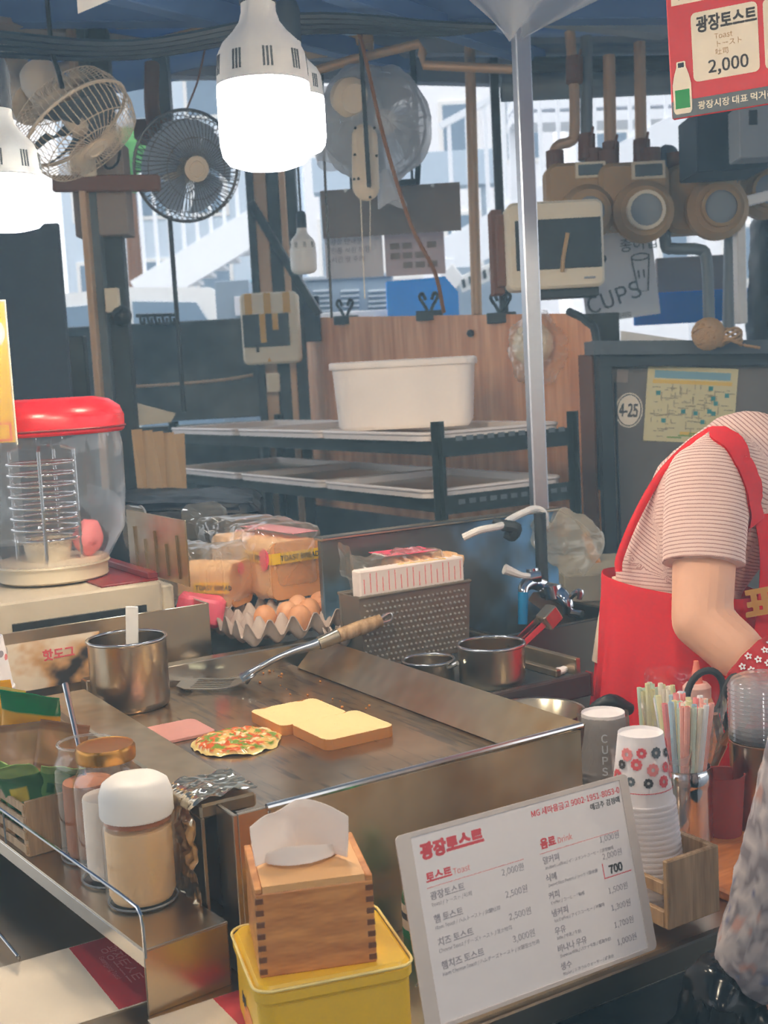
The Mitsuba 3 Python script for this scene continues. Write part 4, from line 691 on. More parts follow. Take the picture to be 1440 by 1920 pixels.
# steel cup with scissors, lids, squeeze bottle
s0 = np.array([1.300, 1.165, .7953]); t = thing('steel_tumbler', 'wide steel tumbler at the right edge with scissors in it', 'tumbler')
part(t, 'body', lathe([(0, 0), (.044, 0), (.046, .003), (.048, .121), (.0495, .123), (.0475, .124), (.0455, .004), (0, .004)], s0, 48), mat('copper_steel', (206, 176, 150), .22, 1.), smooth=40)
sc = thing('scissors', 'black handled kitchen scissors standing behind the straws', 'scissors')
def loop(cx_, cy_, rx_, ry_, D, tilt): 
    P = []
    for a in np.linspace(0, 6.2832, 28, endpoint=False):
        x, y = rx_*math.cos(a), ry_*math.sin(a); P.append(Dp(cx_+x*math.cos(tilt)-y*math.sin(tilt), cy_+x*math.sin(tilt)+y*math.cos(tilt), D))
    return tube(P, .0052, 10, closed=True)
part(sc, 'handle', loop(1322, 1303, 33, 47, 1.80, .30), 'm_rubber', smooth=True, label='black ring handle'); part(sc, 'handle', loop(1378, 1322, 22, 54, 1.78, .03), 'm_rubber', smooth=True, label='black ring handle')
piv = Dp(1355, 1398, 1.79); tipA = np.array([1.262, 1.262, .797]); 
part(sc, 'blade', [tube([Dp(1340, 1338, 1.78), piv, tipA], [.0055, .007, .002], 8)], 'm_steel'); part(sc, 'blade', [tube([Dp(1372, 1368, 1.76), piv+np.array([0, .003, 0]), tipA+np.array([.01, 0, 0])], [.0055, .007, .002], 8)], 'm_steel')
for i in range(13):
    z = .7953+.0060*i; lc_ = s0*[1, 1, 0]+np.array([0, 0, z])
    t = one('clear_dome', f'clear plastic dome stacked on the wide steel tumbler, {ORD[12-i]} from the top', 'dome lid', lathe([(.047, 0), (.049, .002), (.047, .006), (.043, .013), (.030, .019), (0, .021)], lc_+np.array([0, 0, .1245]), 40), 'm_acrylic', smooth=40, group='clear cup lids in a stack')
qb = thing('squeeze_bottle', 'orange sauce squeeze bottle with a pink pointed nozzle by the apron', 'sauce bottle'); qc = Zp(1308, 1330, .93); qc = Dp(1307, 1310, 1.88)*[1, 1, 0]+np.array([0, 0, .7953])
part(qb, 'body', lathe([(0, 0), (.026, 0), (.028, .004), (.028, .125), (.022, .140), (.021, .143), (0, .143)], qc, 32), mat('sauce', (226, 160, 106), .3), smooth=40)
part(qb, 'collar', lathe([(0, .141), (.0215, .141), (.0215, .158), (.016, .164), (0, .164)], qc, 28), mat('collar', (232, 190, 180), .4), smooth=40); part(qb, 'nozzle', lathe([(0, .162), (.010, .162), (.0035, .198), (0, .199)], qc, 20), mat('nozzle', (232, 130, 110), .4), smooth=40, label='pink nozzle')
one('sauce_bag', 'crumpled clear bag behind the sauce bottle', 'plastic bag', sleeve(qc+np.array([-.03, .03, 0]), .026, .034, .90, .975, 21), 'm_film', smooth=True)
fp = thing('frying_pan', 'steel pan with a black handle behind the right corner of the griddle', 'pan'); fc = np.array([1.16, 1.50, .885])
part(fp, 'body', lathe([(0, 0), (.06, 0), (.075, .03), (.078, .031), (.073, .029), (.058, .003), (0, .003)], fc, 48), 'm_steel', smooth=40)
part(fp, 'handle', tube([fc+np.array([.06, -.055, .026]), fc+np.array([.085, -.078, .045]), Dp(1180, 1330, 1.93)], [.009, .012, .010], 12, 5), 'm_black', label='black handle')
one('pan_shelf', 'low steel stand under the pan beside the sink', 'stand', [bx(1.075, 1.28, 1.42, 1.575, .86, .884), bx(1.08, 1.10, 1.43, 1.56, 0, .86), bx(1.25, 1.27, 1.43, 1.56, 0, .86)], 'm_steel_dark')
# ---------------------------------------------------------------- people
def arr(*p): return np.array(p, float)
def axis_uv(v, segs):
    """stripe coordinate: distance along the nearest of the given axes"""
    best = np.full(len(v), 9.); out = np.zeros(len(v))
    for a, b, off in segs:
        d = b-a; L = np.linalg.norm(d); d = d/L; t = (v-a) @ d; q = np.linalg.norm(v-a-np.outer(np.clip(t, 0, L), d), axis=1); k = q < best; best[k] = q[k]; out[k] = t[k]+off
    return out
def mtrim(m, p, n):
    """cut a mesh with a plane and close it; keeps the side that n points to"""
    k = m3.Manifold(m3.Mesh(np.array(m.vertices, np.float32), np.array(m.faces, np.uint32))).trim_by_plane(tuple(map(float, n)), float(np.dot(n, p))).to_mesh()
    return trimesh.Trimesh(k.vert_properties[:, :3], k.tri_verts)
def head(c, fwd, up, r=.085):
    """skin of a head with brow, nose, lips, chin and ears; c its centre"""
    f = fwd/np.linalg.norm(fwd); s = np.cross(f, up); s /= np.linalg.norm(s); u = np.cross(s, f); R = np.eye(4); R[:3, 0], R[:3, 1], R[:3, 2], R[:3, 3] = s, f, u, c
    m = icosphere(5, 1.0); v = np.array(m.vertices); x, y, z = v.T; Y = y*.098; X = x*.074*(1-.10*np.clip(-z, 0, 1)**2*1.5); Z = z*.112
    fr = np.clip(y, 0, 1); g = lambda a, b, sa, sb: np.exp(-((x-a)/sa)**2-((z-b)/sb)**2)*(fr > .2)
    Y += .020*g(0, -.12, .10, .20)+.010*g(0, -.24, .15, .09)+.007*g(0, -.47, .24, .07)+.008*g(0, -.78, .3, .15)-.009*g(.36, .06, .2, .12)-.009*g(-.36, .06, .2, .12)+.004*g(.36, .26, .25, .07)+.004*g(-.36, .26, .25, .07)
    for sgn in (-1, 1): X += sgn*.016*np.exp(-((y+.05)/.14)**2-((z+.02)/.25)**2)*(x*sgn > .8)
    m.vertices = np.c_[X, Y, Z]; return ap(m, R), R
def face_parts(t, R):
    for s in (-1, 1):
        part(t, 'eye', ap(ap(icosphere(2, .0105), np.diag([1.25, .6, .55, 1.])), R @ M4((s*.031, .088, .008))), 'm_white_gloss'); part(t, 'iris', ap(icosphere(2, .005), R @ M4((s*.031, .0925, .008))), 'm_black_gloss')
        part(t, 'eyebrow', ap(tube([(s*.016, .095, .028), (s*.031, .093, .032), (s*.047, .080, .027)], [.0025, .0032, .0015], 8, 4), R), 'm_hair')
    part(t, 'lips', ap(ap(icosphere(2, .018), np.diag([1.2, .35, .35, 1.])), R @ M4((0, .094, -.052))), mat('lips', (190, 110, 104), .4) if 'm_lips' not in scene else 'm_lips')
def hand(wrist, fwd, palm, side, s=1.):
    """bones of a hand: fwd along the palm, palm its inside, side towards the thumb"""
    B = []; f, p, d = (q/np.linalg.norm(q) for q in (fwd, palm, side)); c = wrist+f*.045*s
    for i, (o, L) in enumerate(((.030, .070), (.010, .078), (-.010, .072), (-.029, .056))):
        k = wrist+f*.088*s+d*o*s; B.append((wrist+d*o*.5*s, .013*s, k, .0105*s)); a = k+f*L*.5*s+p*.010*s; b = a+f*L*.32*s+p*.022*s; e = b+f*L*.12*s+p*.022*s
        B += [(k, .0098*s, a, .0088*s), (a, .0088*s, b, .008*s), (b, .008*s, e, .007*s)]
    k = wrist+f*.028*s+d*.030*s; a = k+f*.030*s+d*.028*s+p*.012*s; B += [(wrist+d*.01*s, .014*s, k, .013*s), (k, .013*s, a, .010*s), (a, .010*s, a+f*.028*s+d*.004*s+p*.014*s, .008*s)]; return B
# the cook: bends to the right over the counter, her right side to the aisle
pel, wai, che, ubk = Dp(1262, 1215, 2.12), Dp(1272, 1075, 2.12), Dp(1345, 945, 2.08), Dp(1398, 880, 2.05)
rsh, rel, rwr = Dp(1326, 905, 1.95), Dp(1316, 1163, 1.90), Dp(1450, 1282, 1.84)
lsh, lel, lwr = Dp(1465, 890, 2.22), Dp(1500, 1130, 2.16), Dp(1560, 1270, 1.98)
nek, hd_ = Dp(1490, 812, 2.05), Dp(1598, 742, 2.03)
rk = pel*[1, 1, 0]+arr(0, 0, .47); ft = pel*[1, 1, 0]
across = arr(math.cos(YAW), -math.sin(YAW), 0); away = arr(math.sin(YAW), math.cos(YAW), 0)
hipR, hipL = pel-away*.075, pel+away*.075
B = [(pel, .10, wai, .095), (wai, .10, che, .108), (che, .108, ubk, .085), (ubk, .075, rsh, .052), (ubk, .075, lsh, .052), (ubk, .06, nek, .048), (nek, .048, hd_-arr(0, 0, .02), .046),
     (rsh, .052, rel*.55+rsh*.45, .049), (rel*.55+rsh*.45, .049, rel, .046), (rel, .046, rel*.55+rwr*.45, .043), (rel*.55+rwr*.45, .043, rwr, .028), (lsh, .05, lel, .042), (lel, .042, lwr, .028)]
for h, s in ((hipR, -1), (hipL, 1)):
    kn, an = h*[1, 1, 0]+away*s*.01+across*.03+arr(0, 0, .46), h*[1, 1, 0]+away*s*.015+arr(0, 0, .085); B += [(pel, .085, h, .075), (h, .075, kn, .056), (kn, .056, an, .036), (an, .036, an+across*.10-arr(0, 0, .055), .024)]
B += hand(rwr, across*.75+arr(0, 0, -.45)-away*.1, arr(0, 0, -1)-across*.3, away+across*.2)+hand(lwr, across*.6+arr(0, 0, -.5)-away*.4, arr(0, 0, -1), -away+across*.2)
cook = thing('person', 'person in a striped short sleeved shirt and red apron bending over the counter at right', 'person')
body = blob(B, .012, 10); hm_, HR = head(hd_, across*.85+arr(0, 0, -.5)-away*.1, arr(.4, -.2, 1))
mb_ = m3.Manifold(m3.Mesh(np.array(body.vertices, np.float32), np.array(body.faces, np.uint32)))+m3.Manifold(m3.Mesh(np.array(hm_.vertices, np.float32), np.array(hm_.faces, np.uint32)))
k = mb_.to_mesh(); body = trimesh.Trimesh(k.vert_properties[:, :3], k.tri_verts); part(cook, 'body', body, 'm_skin', smooth=True, label='bare forearm and skin'); face_parts(cook, HR)
hr = ap(icosphere(4, 1.), np.diag([.083, .105, .115, 1.])); hv = np.array(hr.vertices); hv[:, 2] += .006; keep = ~((hv[:, 1] > .035) & (hv[:, 2] < .055)); hv[~keep] *= .80; hr.vertices = hv
part(cook, 'hair', [ap(hr, HR), ap(rough3(icosphere(3, .042), .01, 60), HR @ M4((0, -.085, .05)))], 'm_hair', smooth=True, label='black hair tied back')
def stripe_fn(p, n, uv):
    s = dr.abs(dr.sin(uv.x*(math.pi/.0062))); return mix(lin((228, 200, 190)).tolist(), lin((168, 118, 114)).tolist(), smoothstep(.80, .97, s)*.85)
mat('striped', proc(stripe_fn), .85, 0, .2)
hemc = rsh+(rel-rsh)*.62; ad = (rel-rsh)/np.linalg.norm(rel-rsh); tilt = ad+across*.10
sl = [(pel+arr(0, 0, .02), .112, wai, .106), (wai, .108, che, .118), (che, .118, ubk, .098), (ubk, .088, rsh, .064), (ubk, .088, lsh, .064), (ubk, .088, nek-arr(0, 0, .03), .062)]
shirt = blob(sl+[(rsh, .066, rsh+(rel-rsh)*.30, .066), (rsh+(rel-rsh)*.3, .066, rsh+(rel-rsh)*.72, .062), (lsh, .064, lsh+(lel-lsh)*.7, .060)], .010, 12)
sv = shirt.vertices; along = (sv-rsh) @ ad
sh2 = mtrim(shirt, hemc+arr(0, 0, 0), -tilt/np.linalg.norm(tilt)) if False else shirt
def cut_sleeve(m, sh_, el, frac):
    d = (el-sh_)/np.linalg.norm(el-sh_); c = sh_+(el-sh_)*frac; L = .25; R = np.eye(4); a = np.cross(d, away); a /= np.linalg.norm(a); R[:3, 2] = d; R[:3, 0] = a; R[:3, 1] = np.cross(d, a); R[:3, 3] = c
    cutter = m3.Manifold.cylinder(L, .085, .085, 40).transform(R[:3].tolist()); k = (m3.Manifold(m3.Mesh(np.array(m.vertices, np.float32), np.array(m.faces, np.uint32)))-cutter).to_mesh(); return trimesh.Trimesh(k.vert_properties[:, :3], k.tri_verts)
shirt = cut_sleeve(cut_sleeve(shirt, rsh, rel, .60), lsh, lel, .6)
shirt = shirt.subdivide_to_size(.016); sv = np.array(shirt.vertices); shirt.vertices = sv+np.array(shirt.vertex_normals)*(.007*(meshkit.fbm(sv*24, 3, 4)-.5))[:, None]
uvx = axis_uv(np.array(shirt.vertices), [(rsh+(rel-rsh)*.16, rel, 0), (pel, wai, 0), (wai, che, .13), (che, nek, .30), (lsh, lel, 0)])
part(cook, 'shirt', shirt, 'm_striped', smooth=True, uv=np.c_[uvx, uvx*0], label='pale pink shirt with thin stripes')
def skirt(u, v):
    a = u*2*np.pi; top = wai-arr(0, 0, .015); z = v; w = 1+.42*z; c = top[None, None]+(pel*[1, 1, 0]+arr(0, 0, .42)-top*1.0)[None, None]*z[..., None]
    f = .030*(1-1.6*np.abs(np.sin(a*3.5+1.2*z)))*z**.7+.013*np.sin(a*11+1-3*z)*z+.006*np.sin(a*19+4*z)*z; rx, ry = (.128+f)*w, (.150+f)*w
    P = c+np.cos(a)[..., None]*rx[..., None]*across+np.sin(a)[..., None]*ry[..., None]*away; P[..., 2] += np.where(v < .02, -.02*np.cos(a)*1, 0); return P
part(cook, 'apron_skirt', grid(skirt, 120, 60, .002), 'm_red_cloth', smooth=True, label='red apron skirt')
def bib(u, v):
    a, b, c, d = Dp(1412, 965, 1.97), Dp(1560, 940, 2.1), Dp(1388, 1275, 1.965), Dp(1560, 1300, 2.06); P = a*((1-u)*(1-v))[..., None]+b*(u*(1-v))[..., None]+c*((1-u)*v)[..., None]+d*(u*v)[..., None]
    return P-away*(.030*np.sin(np.pi*u)+.006*np.sin(v*9+u*4))[..., None]+across*(.02*np.sin(np.pi*v))[..., None]
part(cook, 'apron_bib', grid(bib, 40, 50, .002), 'm_red_cloth', smooth=True, label='red apron bib')
part(cook, 'shirt_tail', tube([Dp(1158, 1085, 2.16), Dp(1138, 1150, 2.18), Dp(1122, 1240, 2.20)], [.010, .014, .012], 10, 4), 'm_paper_cream', label='pale cloth edge behind the apron')
part(cook, 'bib_lettering', ap(text('표', .040, .0006, 3), M4(Dp(1396, 1158, 1.945), rz=-35, ry=-8) @ M4(rx=90)), mat('bib_print', (206, 150, 70), .6), label='yellow printed sign on the bib')
def band(pts, w, th=.003, nrm=None):
    p = np.array(pts); q = []
    for t in np.linspace(0, len(p)-1, (len(p)-1)*8+1):
        i = min(int(t), len(p)-2); q.append(p[i]+(p[i+1]-p[i])*(t-i))
    q = np.array(q); 
    for _ in range(8): q[1:-1] = (q[:-2]+q[2:]+2*q[1:-1])/4
    t = np.gradient(q, axis=0); t /= np.linalg.norm(t, axis=1, keepdims=True); n = np.array(nrm); s = np.cross(t, n); s /= np.linalg.norm(s, axis=1, keepdims=True)
    N = len(q); V_ = np.vstack([q-s*w/2, q+s*w/2]); f = np.vstack([[[i, i+1, i+1+N], [i, i+1+N, i+N]] for i in range(N-1)]); V_ = V_.reshape(2, N, 3); G = np.concatenate([V_[0]+(V_[1]-V_[0])*k for k in (0, .25, .5, .75, 1)]); f = np.array([[a_*N+i, a_*N+i+1, a_*N+i+1+N] for a_ in range(4) for i in range(N-1)]+[[a_*N+i, a_*N+i+1+N, a_*N+i+N] for a_ in range(4) for i in range(N-1)])
    cp, _, ti = trimesh.proximity.closest_point(shirt, G); nn = shirt.face_normals[ti]; return [tm(cp+nn*.0045, f), tm(cp+nn*.0015, f[:, ::-1])]
part(cook, 'apron_strap', band([Dp(1338, 812, 2.02), Dp(1352, 818, 1.96), Dp(1398, 850, 1.90), Dp(1430, 920, 1.90), Dp(1446, 1000, 1.92)], .048, .003, -away+across*.3+arr(0, 0, .3)), 'm_red_cloth', smooth=True, label='wide red shoulder strap')
part(cook, 'back_strap', tube([Dp(1160, 1072, 2.06), Dp(1162, 1045, 2.06), Dp(1190, 975, 2.05), Dp(1235, 895, 2.05), Dp(1290, 838, 2.04), Dp(1335, 812, 2.02)], [.006, .007, .007, .007, .008, .012], 10, 5), 'm_red_cloth', smooth=True, label='red strap along the back')
cd = (rwr-rel)/np.linalg.norm(rwr-rel); c0, c1_ = rel+(rwr-rel)*.62, rwr+cd*.05; ca = np.cross(cd, away); ca /= np.linalg.norm(ca); cb = np.cross(cd, ca)
def cuff(u, v):
    a = u*2*np.pi; r = .047-.004*v+.0025*np.sin(a*9)+.006*np.sin(np.pi*v); return c0+(c1_-c0)*v[..., None]+ca*(np.cos(a)*r)[..., None]+cb*(np.sin(a)*r)[..., None]
part(cook, 'sleeve_guard', grid(cuff, 60, 30, .002), mat('guard_red', (176, 34, 40), .75), smooth=True, label='dark red sleeve guard with white flowers')
for i in range(80):
    a, v = (2.399*i) % 6.283, (i*.7548) % 1*.86+.07; P = cuff(np.array([[a/6.2832]]), np.array([[v]]))[0, 0]; n = ca*math.cos(a)+cb*math.sin(a); R = np.eye(4); R[:3, 2] = n; R[:3, 0] = cd; R[:3, 1] = np.cross(n, cd); R[:3, 3] = P+n*.0030
    part(cook, 'cuff_flower', ap(extrude_polygon(flower(.0055, 5), .0006, engine='earcut'), R), 'm_paper')
part(cook, 'trouser', [tube([h-arr(0, 0, .1), h*[1, 1, 0]+across*.03+arr(0, 0, .46), h*[1, 1, 0]+arr(0, 0, .10)], [.078, .072, .06], 20, 4) for h in (hipR, hipL)], 'm_beige', smooth=True, label='beige trousers')
for h in (hipR, hipL): part(cook, 'shoe', ap(rbox(-.045, .20, -.045, .045, 0, .075, .04), M4(h*[1, 1, 0], rz=-31)), 'm_black')
# the customer at the right edge
gs, ge, gw = Dp(1640, 1120, 1.24), Dp(1548, 1465, 1.26), Dp(1430, 1795, 1.28)
tor, tow, gnk, ghd = Dp(1960, 1560, 1.18), Dp(1950, 1180, 1.18), Dp(1950, 920, 1.18), Dp(1950, 740, 1.16)
def fleece(m, seed=0):
    v = np.array(m.vertices); a, b = meshkit.fbm(v*70, 3, seed), meshkit.fbm(v*55+9, 3, seed+5); c = np.tile(lin((150, 142, 144)), (len(v), 1)); c[a > .56] = lin((172, 162, 160)); c[a < .42] = lin((120, 112, 116)); c[b > .68] = lin((160, 124, 116)); c[b < .30] = lin((104, 106, 130)); return c
cust = thing('person', 'person in a grey patterned fleece coat, only a sleeve showing at the right edge', 'person')
GB = [(tor, .12, tow, .125), (tow, .12, gnk, .05), (tow+arr(0, 0, .02), .08, gs, .05), (gs, .05, ge, .042), (ge, .042, gw, .03), (tow, .08, tow*2-gs, .05), (tow*2-gs, .05, tow*2-ge, .042), (gnk, .05, ghd, .05)]
for s in (-1, 1):
    h = tor+across*s*.08-arr(0, 0, .05); GB += [(tor, .11, h, .09), (h, .09, h*[1, 1, 0]+arr(0, 0, .45), .056), (h*[1, 1, 0]+arr(0, 0, .45), .056, h*[1, 1, 0]+arr(0, 0, .08), .036)]
GB += hand(gw, arr(0, 0, -1)+across*.15, across, away); gbm = blob(GB, .014, 8); gh, GR = head(ghd, away-across*.3+arr(0, 0, -.1), arr(0, 0, 1.))
k = (m3.Manifold(m3.Mesh(np.array(gbm.vertices, np.float32), np.array(gbm.faces, np.uint32)))+m3.Manifold(m3.Mesh(np.array(gh.vertices, np.float32), np.array(gh.faces, np.uint32)))).to_mesh()
part(cust, 'body', trimesh.Trimesh(k.vert_properties[:, :3], k.tri_verts), 'm_skin', smooth=True); face_parts(cust, GR); part(cust, 'hair', ap(hr, GR), 'm_hair', smooth=True)
co = blob([(tor-arr(0, 0, .12), .155, tow, .15), (tow, .15, gnk-arr(0, 0, .05), .07), (tow+arr(0, 0, .02), .10, gs, .072), (gs, .072, ge, .064), (ge, .064, gw, .048), (tow, .10, tow*2-gs, .072), (tow*2-gs, .072, tow*2-ge, .064)], .008, 8)
co = rough3(co, .008, 60, 3); part(cust, 'coat', co, 'm_vc_matt', smooth=True, color=fleece(co), label='grey patterned fleece coat')
for s in (-1, 1):
    h = tor+across*s*.08; part(cust, 'trouser_leg', tube([h-arr(0, 0, .05), h*[1, 1, 0]+arr(0, 0, .45), h*[1, 1, 0]+arr(0, 0, .09)], [.10, .075, .06], 20, 4), 'm_black', smooth=True); part(cust, 'shoe', ap(rbox(-.045, .045, -.06, .19, 0, .08, .04), M4(h*[1, 1, 0], rz=-31)), 'm_black')
bg = Dp(1335, 1960, 1.30)
one('black_bag', 'black glossy plastic bag hanging before the counter front at the bottom right', 'bag', ap(rough3(hull(np.vstack([icosphere(3, .075).vertices+arr(0, 0, -.08), icosphere(3, .05).vertices+arr(.02, 0, .05), icosphere(3, .02).vertices+arr(.07, 0, .10)])).subdivide_to_size(.012), .03, 28, 5), M4(bg-away*.0, rz=-31)), 'm_black_gloss', smooth=True)
# ---------------------------------------------------------------- rack with trays
rk_ = thing('slotted_rack', 'dark slotted-angle rack that carries the steel trays', 'rack'); mat('rack_paint', (26, 36, 38), .6, .2)
RX0, RX1, RY0, RY1, ZU, ZL = 1.64, 2.06, 2.46, 4.16, 1.288, 1.148
def angle_post(x, y, z0, z1):
    m = [bx(x-.019, x+.019, y-.0015, y+.0015, z0, z1, .0005), bx(x-.0015, x+.0015, y-.019, y+.019, z0, z1, .0005)]; return m
for x in (RX0, RX1):
    for y in (RY0, RY1): part(rk_, 'post', angle_post(x, y, 0, 1.335 if y == RY0 else 1.33), 'm_rack_paint')
sl = []
for x in (RX0, RX1):
    for q in range(10): sl.append(bx(x+.004, x+.014, RY0-.0022, RY0+.0022, .80+.055*q, .828+.055*q, .0003))
part(rk_, 'slots', sl, 'm_black', kind='stuff', label='punched slots')
for z in (ZU, ZL, .80, .35):
    for x in (RX0+.006, RX1): part(rk_, 'rail', bx(x, x+.003, RY0, RY1, z-.036, z-.002, .0006), 'm_rack_paint')
    for y in (RY0, RY1): part(rk_, 'end_rail', [bx(RX0, RX1, y-.002, y+.001, z-.040, z+.006, .0006)], 'm_rack_paint')
    if z < 1.0: part(rk_, 'shelf', bx(RX0, RX1, RY0, RY1, z-.004, z, .0006), 'm_iron')
for z in (1.315, 1.16, 1.02): part(rk_, 'end_slots', [bx(RX0+.05+.032*i, RX0+.07+.032*i, RY0-.0035, RY0-.0015, z-.030, z-.018, .0003) for i in range(11)], 'm_grey_dark', kind='stuff')
mat('tray_rim', (226, 214, 208), .4, .25)
def tray(lab, y0, y1, z):
    t = thing('steel_tray', lab, 'tray'); x0, x1 = 1.622, 2.045; q = sbox(x0+.03, y0+.03, x1-.03, y1-.03).buffer(.03, quad_segs=6)
    part(t, 'bottom', [extrude_polygon(q.buffer(-.006), .0012, engine='earcut').apply_translation([0, 0, z])], 'm_steel')
    rg = np.array(q.exterior.coords)[:-1]; rg2 = np.array(q.buffer(-.006, quad_segs=6).exterior.coords)[:-1]
    part(t, 'wall', extrude_polygon(q.buffer(.001).difference(q.buffer(-.006)), .017, engine='earcut').apply_translation([0, 0, z]), 'm_tray_rim')
    part(t, 'rim', tube([(x, y, z+.017) for x, y in rg], .0055, 8, closed=True), 'm_tray_rim', smooth=True, label='rolled bright rim'); return t
ends = [(2.49, 3.02), (3.035, 3.58), (3.595, 4.15)]
for (y0, y1), w in zip(ends, ('right', 'middle', 'left')):
    tray(f'steel tray at the {w} of the upper row' + (', under the white tub' if w == 'right' else ''), y0, y1, ZU); tray(f'steel tray at the {w} of the lower row', y0, y1, ZL)
one('cream_sheet', 'cream paper sheet on the steel tray under the white tub', 'sheet', bx(1.66, 2.02, 2.53, 2.99, ZU+.002, ZU+.0035, .0005), 'm_paper_cream')
tu = thing('white_tub', 'large white plastic tub on the upper right steel tray', 'tub'); M = M4((1.835, 2.90, ZU+.019), rz=-37)
def rr(w, d, r, z, n=8): return np.c_[np.array(sbox(-w/2+r, -d/2+r, w/2-r, d/2-r).buffer(r, quad_segs=n).exterior.coords)[:-1], np.full(4*n+4 if False else len(np.array(sbox(-w/2+r, -d/2+r, w/2-r, d/2-r).buffer(r, quad_segs=n).exterior.coords))-1, z)]
def loft(rings, cap=True):
    n = len(rings[0]); V_ = np.vstack(rings); f = []
    for k in range(len(rings)-1):
        for j in range(n): a, b = k*n+j, k*n+(j+1) % n; f += [(a, b, b+n), (a, b+n, a+n)]
    if cap: V_ = np.vstack([V_, rings[0].mean(0), rings[-1].mean(0)]); m_ = len(V_); f += [((j+1) % n, j, m_-2) for j in range(n)]+[((len(rings)-1)*n+j, (len(rings)-1)*n+(j+1) % n, m_-1) for j in range(n)]
    return tm(V_, f)
TW = .395; mat('tub_white', (236, 224, 216), .38)
part(tu, 'body', ap(loft([rr(TW-.05, .24, .04, 0), rr(TW-.032, .258, .045, .012), rr(TW-.012, .272, .05, .165), rr(TW-.010, .274, .05, .172), rr(TW-.014, .268, .048, .172), rr(TW-.034, .254, .042, .016)]), M), 'm_tub_white', smooth=35)
part(tu, 'rim', ap(loft([rr(TW, .286, .052, .166), rr(TW+.004, .290, .054, .170), rr(TW+.004, .290, .054, .182), rr(TW-.004, .282, .05, .186), rr(TW-.014, .27, .046, .182), rr(TW-.014, .27, .046, .166)], False), M), 'm_tub_white', smooth=30, label='rolled rim with small ears')
# ---------------------------------------------------------------- back of the stall
def wbox(p0, p1, yref, D, z0, z1, t, rz=-31.0, c=.003):
    """upright board between two columns of the view at the distance D, from z0 to z1"""
    a = Dp((p0+p1)/2, yref, D); w = abs(p1-p0)*D/FOC; return ap(bx(-w/2, w/2, 0, t, z0, z1, c), M4((a[0], a[1], 0), rz=rz))
def zat(py, D, px=720): return Dp(px, py, D)[2]
bdp = np.array([2.28, 0, 0]); A, Bq = Xp(565, 600, 2.30), Xp(1112, 590, 2.30)
pbd = thing('plywood_board', 'orange-brown plywood board with a rounded corner clamped behind the rack', 'board')
L = A[1]-Bq[1]; q = [(0, .95), (0, 1.56-.02)]+[(.10-.10*math.cos(a), 1.50+.10*math.sin(a)) for a in np.linspace(.3, 1.57, 7)]+[(L, 1.70), (L, .95)]
m = extrude_polygon(Polygon(q), .018, engine='earcut'); M = np.array([[0, 0, 1, 2.30], [1, 0, 0, Bq[1]], [0, 1, 0, 0], [0, 0, 0, 1.]])
part(pbd, 'sheet', ap(m, M), 'm_ply_wood'); 
part(pbd, 'rubber_edge', tube([(2.306, Bq[1]-.006, 1.10), (2.306, Bq[1]-.006, 1.50), (2.306, Bq[1]+.03, 1.57), (2.306, Bq[1]+.11, 1.606)], .012, 8, 4), 'm_iron', label='dark edging on the corner')
part(pbd, 'knob', ap(icosphere(2, .012), M4(Xp(882, 625, 2.292))), 'm_iron')
part(pbd, 'lower_strip', bx(2.29, 2.299, Bq[1]+.0, Bq[1]+.06, .95, 1.48), 'm_rust')
def clip(lab, p):
    t = thing('bulldog_clip', lab, 'clip'); M = M4(p, rz=-40)
    part(t, 'jaw', ap([rbox(-.045, .045, -.010, .030, -.022, .010, .006)], M), 'm_iron')
    for s in (-1, 1): part(t, 'wing', ap(tube([(s*.006, 0, .01), (s*.016, 0, .03), (s*.030, 0, .055), (s*.020, 0, .068), (s*.010, 0, .045)], .006, 6, 4), M), 'm_iron')
for px_, py_, lb in ((648, 597, 'left bulldog clip on top of the plywood board'), (805, 588, 'bulldog clip before the blue cover on top of the plywood board'), (940, 592, 'bulldog clip on the plywood board beside the aluminium post')):
    clip(lb, Xp(px_, py_, 2.295))
wm = thing('wrapped_meter', 'round white gauge wrapped in clear plastic on the right of the plywood board', 'gauge'); p = Xp(1006, 645, 2.27); M = M4(p, rz=-75)
part(wm, 'gauge', ap(mv(lathe([(0, 0), (.060, 0), (.064, .01), (.060, .035), (.052, .04), (0, .04)], n=36), rx=90), M), 'm_cream', smooth=40)
part(wm, 'wrap', ap(rough3(ap(icosphere(4, .105), np.diag([.9, .5, 1.05, 1])), .06, 26, 4), M @ M4((.01, -.01, -.01))), 'm_film_bag', smooth=True, label='crumpled clear plastic')
# electric boxes
def ebox(name, lab, x0, y0, x1, y1, D, rz, deep=.10):
    t = thing(name, lab, 'electric box'); p = Dp((x0+x1)/2, (y0+y1)/2, D); w, h = (x1-x0)*D/FOC, (y1-y0)*D/FOC; M = M4(p, rz=rz)
    part(t, 'case', ap(mv(rbox(-w/2, w/2, -h/2, h/2, 0, deep, .02), rx=90), M), 'm_cream'); return t, M, w, h
t, M, w, h = ebox('breaker_box', 'cream breaker box with yellow tape and a dark window on the steel column', 458, 552, 564, 682, 4.56, -31)
part(t, 'window', ap(bx(-w*.47, w*.33, -.105, -.098, -h*.26, h*.20, .002), M), mat('window_dark', (44, 52, 60), .55), label='dark window')
for x in (-.36, -.03, .30): part(t, 'tape', ap(bx(w*x-.012, w*x+.014, -.1025, -.0995, h*.20, h*.49, .0004), M), mat('tape_y', (206, 160, 70), .5) if 'm_tape_y' not in scene else 'm_tape_y', label='yellow tape')
for x, z0_, z1_ in ((-.12, -.20, .20), (.10, -.03, .20)): part(t, 'tape', ap(bx(w*x-.012, w*x+.010, -.1065, -.1055, h*z0_, h*z1_, .0004), M), 'm_tape_y')
